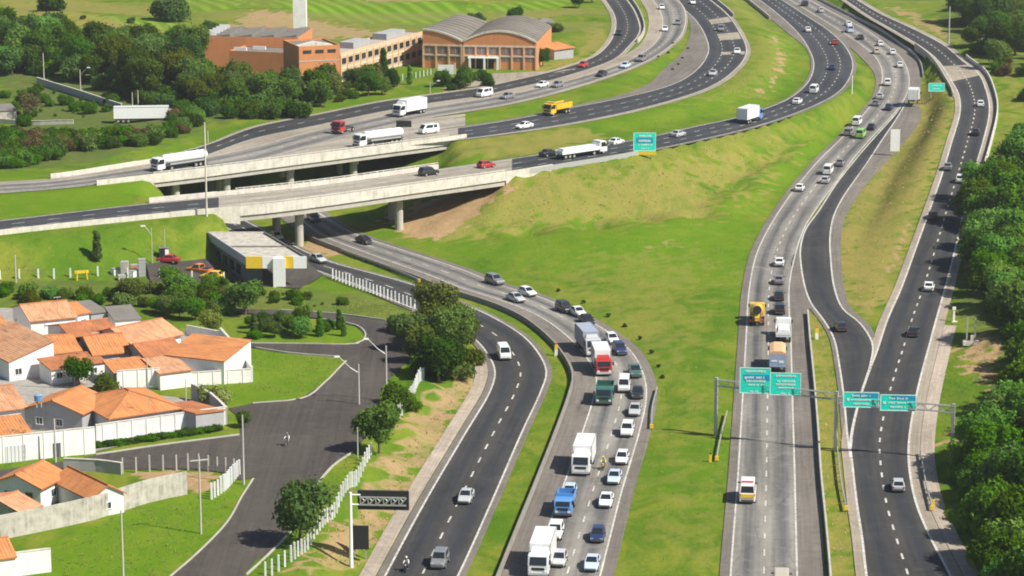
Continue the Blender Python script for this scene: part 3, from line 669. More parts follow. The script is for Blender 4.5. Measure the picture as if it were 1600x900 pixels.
# ------------------------------------------------------------------ viaducts
def viaduct(rd, lo, hi, near_off, far_off, piers, label, name, far_lo, far_hi, depth=1.5, ncol=2, cw=1.6, base_z=0.0, npar_lo=None):
    x = px_of(rd.C); ix = np.nonzero((x >= lo) & (x <= hi))[0]
    N = rd.edge(1, near_off)[ix]; Fr = rd.edge(0, -far_off)[ix]; v = rd.v[ix]; o = Vector(N[0]); o.z = 0
    t_ = empty(name, o, 0, 1, label, 'bridge'); O = np.array(o)
    N = N - O; Fr = Fr - O
    mb = MB()
    mb.loft([[f + [0,0,-.5], n + [0,0,-.5], n + [0,0,-.08], f + [0,0,-.08]] for f, n in zip(Fr, N)]); mb.build('deck', CONC, t_)
    for k in range(ncol * 2):
        tt = (k + .5) / (ncol * 2); C_ = Fr + (N - Fr) * tt
        wall_along('girder', C_ + [0, 0, -.5 - depth], depth - .003, .6, CONC, t_, 0)
    def parapet(E, side, nm):
        wall_along(nm, E + [0, 0, -.95], 1.85, .34, CONC_W, t_, 0, .85)
        wall_along('rail', E + [0, 0, 1.12], .13, .16, CONC_W, t_, 0)
        mm = MB().box((0, 0, 1.0), (.16, .22, .28)).mesh('baluster', CONC_W)
        pb = MB(); d = 0
        L = np.concatenate([[0], np.cumsum(np.linalg.norm(np.diff(E, axis=0), axis=1))])
        for s in np.arange(.3, L[-1], 1.6):
            p = [np.interp(s, L, E[:, k]) for k in range(3)]; pb.box((p[0], p[1], p[2] + 1.0), (.2, .26, .26))
        tag(pb.build('baluster_row', CONC_W, t_), kind='stuff')
    parapet(N, 1, 'parapet'); wall_along('edge_beam', N + [0, 0, -.5 - depth] - rd.n[ix] * .35, depth - .003, .4, CONC, t_, 0)
    xf = x[ix]; parapet(Fr[(xf >= far_lo) & (xf <= far_hi)], -1, 'parapet')
    for pn, pf in piers:
        a = rd.edge(1, -1.0)[np.argmin(np.abs(x - pn))] - O; b = rd.edge(0, 1.0)[np.argmin(np.abs(x - pf))] - O
        zt = a[2] - .5 - depth
        wall_along('pier_cap', [np.array([b[0], b[1], zt - .9]), np.array([a[0], a[1], zt - .9])], .895, 1.3, CONC, t_, 0)
        for k in range(ncol):
            q = a + (b - a) * (.07 + .86 * k / (ncol - 1)); zb = float(gz(q[0] + O[0], q[1] + O[1])) - .6
            MB().tube((q[0], q[1], zb), (q[0], q[1], zt - .9), cw * .52, cw * .5, 14).build('pier_column', CONC, t_)
    for e, sg in ((0, -1), (-1, 1)):                     # abutment with two sloping wing walls
        a = N[e]; b = Fr[e]; d = Vector(rd.tan[ix[e]]) * sg
        back = np.array(d * 1.2); zb = -2.6
        mb = MB(); mb.hexa([b + [0,0,zb], a + [0,0,zb], a + back + [0,0,zb], b + back + [0,0,zb], b + [0,0,-.52], a + [0,0,-.52], a + back + [0,0,-.52], b + back + [0,0,-.52]])
        mb.build('abutment', CONC, t_)
        for E, nm in ((rd.edge(1, near_off) - O, 1),) + (((rd.edge(0, -far_off) - O, 0),) if e == 0 else ()):
            i0 = ix[e]; ii = [i0 + sg * k for k in range(0, 5) if 0 <= i0 + sg * k < len(E)]
            rr = []
            for k, i in enumerate(ii):
                p = E[i]; n = rd.n[i] * .16; dep = (-4.6, -3.6, -2.5, -1.4, -.3)[k] * (1 if e else .55)
                rr.append([p - n + [0,0,dep], p + n + [0,0,dep], p + n + [0,0,.86], p - n + [0,0,.86]])
            MB().loft(rr).build('wing_wall', CONC_W, t_)
    return t_
viaduct(r4, B1[0], B1[1], 1.2, 1.0, [(462, 424), (637, 596)], 'near concrete viaduct carrying the curving highway over the queue', 'viaduct', B1[0], 705)
viaduct(r56, B2[0], B2[1], .35, .35, [(276, 262), (368, 330), (462, 420), (552, 505)], 'far wide concrete viaduct with the tanker lorries', 'viaduct', 200, 245, 1.4, 3)
P = r56.edge(0, -.4); x = px_of(P)
tag(wall_along('parapet_wall', P[(x > 78) & (x < 236)], .9, .35, CONC_W, None, -.3, .8), 'pale parapet left of the far viaduct behind the tanker', 'wall')
P = r4.edge(0, -1.0); x = px_of(P)
tag(wall_along('parapet_wall', P[(x > 207) & (x < B1[0])], .95, .3, CONC_W, None, -.3, .8), 'white parapet on the far side left of the near viaduct', 'wall')

# ------------------------------------------------------------------ sign gantries and signs
def legend(parent, w, h, rows, x0=0.0, z0=0.0, y=-.06):
    """rows of small pale strokes: the lettering is too small to read"""
    mb = MB(); rr = random.Random(int(w * 100 + h * 37 + x0 * 11))
    for zc, wid, hh in rows:
        xx = x0 - wid / 2
        while xx < x0 + wid / 2:
            ln = rr.uniform(.1, .2); g_ = hh * rr.uniform(.55, 1.0)
            if rr.random() > .14: mb.box((xx + ln / 2, y, z0 + zc + rr.uniform(-.02, .02)), (ln, .02, g_))
            xx += ln + .06
    return tag(mb.build('legend', SIGN_W, parent), kind='stuff')
def panel(parent, x, z, w, h, blue, rows, y=-.32, arrow=None):
    p = MB().box((0, 0, 0), (w, .08, h)).build('sign_panel', SIGN_G, parent, (x, y, z))
    mb = MB(); b = .1
    for c, d in (((0, -.05, h/2 - b/2), (w, .03, b)), ((0, -.05, -h/2 + b/2), (w, .03, b)), ((-w/2 + b/2, -.05, 0), (b, .03, h - 2*b)), ((w/2 - b/2, -.05, 0), (b, .03, h - 2*b))): mb.box(c, d)
    mb.build('border', SIGN_W, p)
    if blue:
        bx, bz, bw, bh = blue; MB().box((bx * w, -.052, bz * h), (bw * w, .024, bh * h)).build('blue_field', SIGN_B, p)
    legend(p, w, h, [(rz * h, rw * w, rh * h) for rz, rw, rh in rows], 0, 0, -.075)
    if arrow: MB().box((arrow[0] * w, -.076, arrow[1] * h), (.35, .02, .35)).build('arrow', SIGN_W, p)
    return p
def gantry(a, b, zbeam, label, panels, dep=.9, ph=.9, posts=(1, 1)):
    A = G(*a); B_ = G(*b); d = B_ - A; L_ = math.hypot(d.x, d.y); rz = math.atan2(d.y, d.x)
    t_ = empty('sign_gantry', A, rz, 1, label, 'gantry')
    for k, (x_, zb) in enumerate(((0, 0), (L_, B_.z - A.z))):
        if not posts[k]: continue
        MB().box((x_, 0, (zbeam + ph + zb) / 2), (.42, .42, zbeam + ph - zb + .6)).build('post', STEEL, t_)
    for zz in (zbeam, zbeam + ph):
        for yy in (-.22, .22): MB().tube((0, yy, zz), (L_, yy, zz), .07, .07, 6).build('beam_chord', STEEL, t_)
    mb = MB(); n = int(L_ / 1.1)
    for k in range(n):
        x0, x1 = L_ * k / n, L_ * (k + 1) / n
        for yy in (-.22, .22): mb.tube((x0, yy, zbeam if k % 2 else zbeam + ph), (x1, yy, zbeam + ph if k % 2 else zbeam), .04, .04, 5)
        mb.tube((x0, -.22, zbeam + ph), (x0, .22, zbeam + ph), .035, .035, 4)
    tag(mb.build('lattice', STEEL, t_), kind='stuff')
    for (f, z, w, h, blue, rows, arrow) in panels: panel(t_, f * L_, z, w, h, blue, rows, arrow=arrow, y=-.55).rotation_euler[2] = -rz * .8   # turned off the beam toward the traffic so the sun brightens them
    return t_
R_A = [(.36, .62, .09), (.12, .6, .1), (-.02, .58, .1), (-.17, .45, .08), (-.42, .3, .07)]
gantry((1118,681), (1305,705), 7.3, 'tall gantry over the straight carriageway with two stacked green panels', [
    (.337, 8.85, 4.3, 3.7, (.05, .12, .84, .22), R_A, (-.3, .1)), (.588, 8.85, 4.3, 3.2, None, R_A, None)])
R_C = [(.26, .5, .13), (0, .55, .13), (-.26, .42, .12)]
gantry((1309,705), (1487,718), 6.9, 'lower wide gantry over the access road with two long green panels', [
    (.2, 7.75, 4.9, 2.2, (.15, .27, .66, .28), R_C, (-.36, .02)), (.525, 7.75, 4.9, 2.3, (.15, .3, .68, .26), R_C, (-.38, .0))], posts=(0, 1))

def post_sign(name, px, py, w, h, zc, label, cat, rows, blue=None, mats=None, rz=0.0, band=None, nposts=2):
    A = G(px, py); t_ = empty(name, A, rz, 1, label, cat)
    for s in ((-1, 1) if nposts == 2 else (0,)): MB().box((s * w * .32, .12, (zc + h / 2) / 2 - .3), (.16, .12, zc + h / 2 + .5)).build('post', STEEL, t_)
    if mats is None: panel(t_, 0, zc, w, h, blue, rows, -.02)
    else:
        p = MB().box((0, 0, 0), (w, .1, h)).build('board', mats, t_, (0, 0, zc))
    if band: MB().box((0, -.02, zc - h / 2 - band / 2 - .01), (w * 1.02, .08, band)).build('distance_band', YEL_S, t_)
    return t_
post_sign('direction_sign', 1007, 246, 4.7, 3.9, 3.3, 'green and blue direction sign with yellow lower band beside the curving highway', 'sign', [(.32, .5, .12), (.06, .6, .12), (-.16, .62, .1), (-.36, .3, .08)], (0, .08, .74, .3), band=.8)
post_sign('direction_sign', 1463, 150, 4.0, 2.1, 2.2, 'small green sign on the dry slope left of the access road', 'sign', [(.2, .6, .16), (-.2, .5, .16)])
post_sign('billboard', 1398, 244, 2.1, 5.0, 3.6, 'narrow upright white board at the edge of the dry slope', 'billboard', [], mats=WHITE_P)
post_sign('traffic_sign', 631, 205, 3.4, 1.7, 1.5, 'black back of a sign board on the grass between the highways', 'sign', [], mats=BLACK)
post_sign('traffic_sign', 563, 872, 2.1, 3.0, 2.6, 'upright black back of a sign board on the soil bank by the slip road', 'sign', [], mats=BLACK)

# variable message board seen from behind, on a mast
A = G(549, 886); t_ = empty('message_board', A, math.radians(-4), 1, 'dark message board on a white mast arm seen from behind', 'sign')
zt = 9.3
MB().tube((0, 0, -.4), (0, 0, zt), .24, .18, 12).build('mast', WHITE_P, t_)
for zz in (zt - .3, zt - 1.5): MB().tube((0, 0, zz), (1.2, 0, zz), .1, .1, 8).build('arm', WHITE_P, t_)
bd = MB().box((3.9, .25, zt - .95), (6.1, .45, 2.3)).build('housing', BLACK, t_)
mb = MB(); 
for zz in (zt - .55, zt - 1.5): mb.box((3.85, -.06, zz), (5.6, .12, .16))
for k in range(6):
    x0 = 1.2 + k * .92
    mb.tube((x0 + .1, -.06, zt - 1.45), (x0 + .85, -.06, zt - .6), .1, .1, 5); mb.box((x0, -.05, zt - 1.02), (.12, .1, .9))
    mb.tube((x0 + .1, -.06, zt - .6), (x0 + .45, -.06, zt - 1.0), .08, .08, 5)
mb.build('rear_lattice', STEEL, bd)

# small roadside posts
def call_box(px, py, label, top=YEL_S):
    t_ = empty('call_box', G(px, py), 0, 1, label, 'call box')
    MB().box((0, 0, .5), (.5, .4, 1.1)).build('pedestal', WHITE_P, t_)
    MB().box((0, 0, 1.45), (.55, .42, .8), top=(.8, .8)).build('housing', top, t_)
    MB().box((0, 0, 2.0), (.3, .3, .3)).build('beacon', plain('orange', (.6, .14, .03)), t_)
call_box(869, 556, 'yellow and white call box on the verge by the red truck')
call_box(1276, 530, 'yellow and white call box in the narrow dry median')
for a, b, l in ((1110,722,'yellow marker post beside the guard rail on the green median'), (1458,792,'yellow marker post on the footway beside the access road')):
    t_ = empty('marker_post', G(a, b), 0, 1, l, 'post'); MB().box((0, 0, .5), (.35, .2, 1.2)).build('board', YEL_S, t_); MB().box((0, 0, 1.2), (.2, .22, .2)).build('cap', BLACK, t_)
# pair of posts on a plinth by the right-hand trees
t_ = empty('twin_mast', G(1517, 538), 0, 1, 'pair of grey posts on a pale plinth below the right-hand trees', 'post')
MB().box((0, 0, .25), (2.6, 1.0, .7)).build('plinth', CONC_W, t_)
for s in (-.7, .6): MB().box((s, 0, 2.4), (.24, .24, 4.0)).build('post', STEEL, t_)
MB().box((.1, -.3, 1.0), (.5, .3, 1.1)).build('cabinet', CONC_W, t_)
t_ = empty('survey_post', G(1490, 503), .1, 1, 'slim white post at the shaded edge of the right-hand trees', 'post')
MB().box((0, 0, .9), (.35, .3, 2.2), top=(.8, .8)).build('shaft', WHITE_P, t_); MB().box((0, 0, 2.3), (.55, .4, .5)).build('head', WHITE_P, t_); MB().box((.1, 0, -.05), (1.0, .7, .3)).build('foot', CONC_W, t_)

# ------------------------------------------------------------------ poles
def pole(px, py, ptop, label, arm=None, cross=False, mat=None, r=.14, name='utility_pole', cat='pole'):
    A = G(px, py); s = .00958 * (py + 477); h = (py - ptop) / (s * math.cos(PH)) 
    t_ = empty(name, A, 0, 1, label, cat)
    MB().tube((0, 0, -.6), (0, 0, h), r, r * .65, 10).build('shaft', mat or POLE_C, t_)
    if cross:
        MB().box((0, 0, h - .5), (2.2, .12, .14), rz=.35).build('crossarm', POLE_C, t_)
        for k in (-.9, -.3, .3, .9): MB().tube((k * math.cos(.35), k * math.sin(.35), h - .43), (k * math.cos(.35), k * math.sin(.35), h - .15), .06, .04, 6).build('insulator', STEEL_D, t_)
    if arm:
        L_, da = arm; mb = MB(); P = [Vector((0, 0, h - 1.3)), Vector((L_ * .45, -.1, h - .45)), Vector((L_, -.2, h + .15 + da))]
        for a, b in zip(P, P[1:]): mb.tube(a, b, .07, .055, 6)
        mb.build('arm', STEEL, t_)
        MB().box((P[2].x + .25 * (1 if L_ > 0 else -1), P[2].y, P[2].z + .02), (.85, .36, .22), top=(.8, .7)).build('lamp_head', LAMP, t_)
    return t_
pole(323, 338, 205, 'tall slender pole standing left of the near viaduct abutment', r=.2, mat=CONC_W)
pole(645, 535, 480, 'concrete pole at the top of the roadside trees beside the street')
pole(604, 628, 542, 'street lamp pole by the tree row with a lamp reaching left', (-2.6, .9), name='street_lamp', cat='street lamp')
pole(561, 633, 570, 'street lamp pole nearest the grass lot with a lamp reaching left', (-2.8, 1.0), name='street_lamp', cat='street lamp')
pole(381, 757, 650, 'tall pole with a white foot at the corner of the fenced lot')
pole(314, 834, 714, 'pole with crossarm standing in the green corner lot', cross=True)
pole(193, 915, 798, 'pole in the grass at the lower left corner')
pole(87, 722, 655, 'pole in front of the white wall at left')
pole(117, 603, 570, 'short pole beside the round garden tree between the houses')
pole(231, 608, 560, 'thin pole against the white compound wall', r=.1)
pole(291, 640, 592, 'thin pole at the corner house with the long pale wall', r=.1)
pole(69, 131, 87, 'white pole at the far left wall end', mat=CONC_W)
pole(126, 145, 112, 'street lamp pole on the far left wall with a lamp reaching right', (1.9, .4), mat=CONC_W, name='street_lamp', cat='street lamp')
pole(216, 168, 143, 'white pole behind the parked trailer', mat=CONC_W)
pole(207, 167, 146, 'shorter grey pole behind the parked trailer')
pole(1482, 70, 15, 'thick concrete pole before the dark trees at top right', r=.25)
pole(1331, 147, 120, 'short white post in the grass wedge between two highways', r=.16, mat=WHITE_P)
pole(25, 442, 400, 'pole at the far end of the white post fence')
pole(238, 412, 358, 'thin street lamp behind the yard with a lamp reaching left', (-1.2, .2), r=.08, name='street_lamp', cat='street lamp')
pole(258, 405, 360, 'thin pole beside the yard kiosk', r=.08)
pole(527, 224, 196, 'slim white pole behind the near tanker', r=.1, mat=WHITE_P) if False else None
pole(325, 226, 206, 'short pole beside the outer ramp left end', r=.12, mat=CONC_W)
pole(559, 716, 668, 'thin pole behind the round tree beside the street', r=.1)
pole(672, 146, 130, 'street lamp beside the outer ramp under the factory trees', (1.8, .2), r=.1, mat=CONC_W, name='street_lamp', cat='street lamp')

# ------------------------------------------------------------------ white post fences
def post_fence(pts, step, h, w, label, mat=None, wires=False, z=None):
    P = along(pts, step, z); o = Vector(P[0]); t_ = empty('post_fence', o, 0, 1, label, 'fence')
    pm = MB().box((0, 0, h / 2 - .2), (w, w, h + .4), top=(.85, .85)).mesh('post', mat or WHITE_P)
    for p in P:
        q = put(pm, 'post', t_, Vector(p) - o, rnd.uniform(-.2, .2)); q.rotation_euler[0] = rnd.uniform(-.04, .04); q.scale[2] = rnd.uniform(.93, 1.06)
    if wires:
        for zz in (h * .45, h * .85):
            mb = MB()
            for a, b in zip(P, P[1:]): mb.tube(Vector(a) - o + Vector((0, 0, zz)), Vector(b) - o + Vector((0, 0, zz)), .015, .015, 4, cap=False)
            mb.build('wire', STEEL_D, t_)
    return t_
post_fence([(415,905),(455,878),(500,829),(540,770),(580,712)], 1.35, 2.0, .22, 'row of white concrete posts climbing the bank beside the slip road', wires=True)
post_fence([(622,655),(640,628),(662,595)], 1.1, 2.0, .24, 'short broken row of white posts under the roadside trees')
post_fence([(520,436),(557,450),(600,466),(648,484)], 1.2, 1.9, .26, 'white post fence between the petrol station bank and the slip road', wires=True)
post_fence([(0,436),(60,434),(110,433),(200,434),(300,438),(400,441)], 4.2, 1.7, .28, 'widely spaced white posts along the yard at left', wires=True)
post_fence([(331,780),(350,768),(365,752),(374,742)], .8, 2.2, .28, 'close-set white posts at the right end of the fenced lot')
post_fence([(192,740),(234,737),(276,735),(311,735),(340,738),(366,742)], 4.0, 2.2, .2, 'thin posts along the street side of the fenced lot', POLE_C, wires=True)
post_fence([(600,131),(650,122),(690,113)], 1.6, 1.6, .22, 'white pickets below the long windowed factory wing')

# ------------------------------------------------------------------ cars
def ring8(y, hw, zb, zt):
    return [(-hw*.93, y, zb), (-hw, y, zb + .16), (-hw, y, zt - .13), (-hw*.88, y, zt), (hw*.88, y, zt), (hw, y, zt - .13), (hw, y, zb + .16), (hw*.93, y, zb)]
def lerp(a, b, t): return Vector(a).lerp(Vector(b), t)
def pane(q, u0, u1, v0, v1, off=.018):
    """a sub-rectangle of the quad q (bl, br, tr, tl), lifted off its face"""
    q = [Vector(p) for p in q]; n = (q[1] - q[0]).cross(q[3] - q[0]).normalized() * off
    f = lambda u, v: lerp(lerp(q[0], q[1], u), lerp(q[3], q[2], u), v) + n
    return [f(u0, v0), f(u1, v0), f(u1, v1), f(u0, v1)]
CARS = {
 'hatchback': dict(sec=[(-1.95,.72,.38,.8),(-1.88,.82,.26,.92),(-1.3,.85,.22,.95),(0,.86,.22,.94),(.9,.85,.22,.92),(1.45,.83,.22,.83),(1.85,.77,.26,.7),(1.95,.68,.36,.6)], cab=((-1.84,.98,.8,.9),(-1.38,.12,.63,1.47)), wb=(-1.2,1.2), hw=.86, split=.45),
 'sedan': dict(sec=[(-2.2,.74,.38,.82),(-2.13,.83,.26,.95),(-1.5,.86,.22,.99),(0,.87,.22,.94),(.95,.86,.22,.92),(1.6,.84,.22,.83),(2.05,.78,.26,.7),(2.17,.68,.36,.6)], cab=((-1.6,1.02,.8,.92),(-.95,.15,.64,1.44)), wb=(-1.3,1.3), hw=.87, split=.45),
 'suv': dict(sec=[(-2.15,.78,.45,.9),(-2.08,.88,.32,1.08),(-1.4,.9,.28,1.1),(0,.91,.28,1.08),(.9,.9,.28,1.06),(1.5,.88,.28,1.0),(2.0,.83,.32,.88),(2.12,.74,.42,.74)], cab=((-2.02,1.0,.85,1.04),(-1.8,.3,.72,1.72)), wb=(-1.3,1.32), hw=.91, split=.42),
 'pickup': dict(sec=[(-2.5,.78,.45,.95),(-2.45,.88,.36,1.02),(-1.5,.9,.32,1.02),(0,.9,.3,1.04),(.9,.9,.3,1.05),(1.6,.88,.3,.98),(2.3,.83,.34,.86),(2.42,.74,.44,.74)], cab=((-.72,1.15,.84,1.02),(-.55,.5,.7,1.7)), wb=(-1.5,1.5), hw=.9, split=.5),
 'van': dict(sec=[(-2.25,.8,.4,1.1),(-2.2,.9,.3,1.22),(-1.2,.92,.26,1.24),(0,.93,.26,1.24),(1.1,.93,.26,1.24),(1.7,.92,.26,1.2),(2.15,.88,.3,1.05),(2.25,.8,.4,.9)], cab=((-2.2,2.02,.88,1.18),(-2.1,1.35,.76,2.05)), wb=(-1.35,1.45), hw=.93, split=.36),
}
CM = {}
PAINT0 = paint('car_silver', (.45, .46, .47))
for kind, d in CARS.items():
    P = {}; mb = MB(); mb.loft([ring8(*s) for s in d['sec']])
    (y0, y1, hb, zb), (u0, u1, ht, zt) = d['cab']
    B_ = [(-hb, y0, zb), (hb, y0, zb), (hb, y1, zb), (-hb, y1, zb)]; T_ = [(-ht, u0, zt), (ht, u0, zt), (ht, u1, zt), (-ht, u1, zt)]
    zc = zt + .035; Tc = [(-ht*.85, u0 + .12, zc), (ht*.85, u0 + .12, zc), (ht*.85, u1 - .12, zc), (-ht*.85, u1 - .12, zc)]
    mb.loft([B_, T_, Tc]); P['body'] = mb.mesh('body', PAINT0)
    fr = [B_[2], B_[3], T_[3], T_[2]]; re = [B_[0], B_[1], T_[1], T_[0]]; ri = [B_[1], B_[2], T_[2], T_[1]]; le = [B_[3], B_[0], T_[0], T_[3]]
    P['windscreen'] = MB().face(pane(fr, .06, .94, .1, .95)).mesh('windscreen', GLASS)
    P['rear_window'] = MB().face(pane(re, .08, .92, .12, .9)).mesh('rear_window', GLASS)
    s = d['split']
    for k, (q, a, b) in enumerate(((ri, .12, s), (ri, s + .05, .88), (le, .12, .95 - s), (le, 1 - s, .88))):
        P['side_window%d' % k] = MB().face(pane(q, a, b, .14, .9)).mesh('side_window', GLASS)
    yf = d['sec'][-2]; yr = d['sec'][1]
    for sx in (-1, 1):
        P['headlight%d' % sx] = MB().box((sx * yf[1] * .72, yf[0] - .02, yf[3] - .1), (.36, .16, .15)).mesh('headlight', LAMP)
        P['tail_light%d' % sx] = MB().box((sx * yr[1] * .82, yr[0] - .03, yr[3] - .16), (.2, .12, .22)).mesh('tail_light', RED_L)
        P['mirror%d' % sx] = MB().box((sx * (hb + .12), y1 - .35, zb + .1), (.2, .1, .14)).mesh('mirror', BLACK)
    P['bumper1'] = MB().box((0, d['sec'][-1][0] - .02, .42), (1.35, .14, .2)).mesh('bumper', STEEL_D)
    P['bumper2'] = MB().box((0, d['sec'][0][0] + .02, .45), (1.35, .14, .2)).mesh('bumper', STEEL_D)
    if kind == 'pickup': P['cargo_bed'] = MB().box((0, -1.6, 1.04), (1.5, 1.55, .06)).mesh('cargo_bed', BLACK)
    CM[kind] = P
wm = MB(); wm.tube((-.11, 0, 0), (.11, 0, 0), .31, .31, 14, 0); wm.tube((-.118, 0, 0), (.118, 0, 0), .19, .19, 10, 1)
WHEEL = wm.mesh('wheel', [TYRE, STEEL])
PC = {'white': (.78,.78,.76), 'silver': (.5,.52,.54), 'grey': (.2,.2,.21), 'black': (.02,.021,.024), 'darkblue': (.02,.035,.11), 'red': (.42,.03,.025), 'blue': (.1,.28,.6), 'green': (.03,.13,.09),
      'paleblue': (.5,.6,.72), 'beige': (.5,.45,.34), 'lime': (.25,.55,.12), 'darkgreen': (.06,.12,.1), 'yellow': (.78,.47,.02), 'orange': (.65,.2,.04)}
for k, v in PC.items(): PC[k] = paint('car_' + k, v) if k != 'silver' else PAINT0

def on_road(px, py, key, h):
    rd = RD[key]; z = rd.C[len(rd.C) // 2, 2]
    for _ in range(5):
        p = up(px, py, z + h); i = int(np.argmin((rd.C[:, 0] - p.x)**2 + (rd.C[:, 1] - p.y)**2)); z = rd.C[i, 2]
    t_ = rd.tan[i] * rd.dir; p.z = z
    return p, math.atan2(-t_[0], t_[1])
def place_car(px, py, key, kind, colr, label, group=None, rz=None, base=None, small=None):
    if base is None: P, a = on_road(px, py, key, .62)
    else: P, a = base, rz
    if rz is not None: a = rz
    t_ = empty('van' if kind == 'van' else 'pickup_truck' if kind == 'pickup' else 'car', P + Vector((0, 0, .015)), a, 1, label, {'van': 'van', 'pickup': 'pickup'}.get(kind, 'car'), group)
    far = P.y > 560 if small is None else small
    for k, me in CM[kind].items():
        nm = k.rstrip('-0123456789')
        if far and nm in ('mirror', 'bumper'): continue
        o = put(me, nm, t_)
        if nm == 'body': o.material_slots[0].link = 'OBJECT'; o.material_slots[0].material = PC[colr]
    d = CARS[kind]
    for y in d['wb']:
        for s in (-1, 1): put(WHEEL, 'wheel', t_, (s * (d['hw'] - .08), y, .31))
    return t_
GQ = 'cars queueing toward the camera'; G1 = 'cars on the straight carriageway'; G3 = 'cars on the access road'; G4 = 'cars on the curving highway'; G5 = 'cars on the inner highway'; G6 = 'cars on the worn highway'; G9 = 'cars on the slip road'
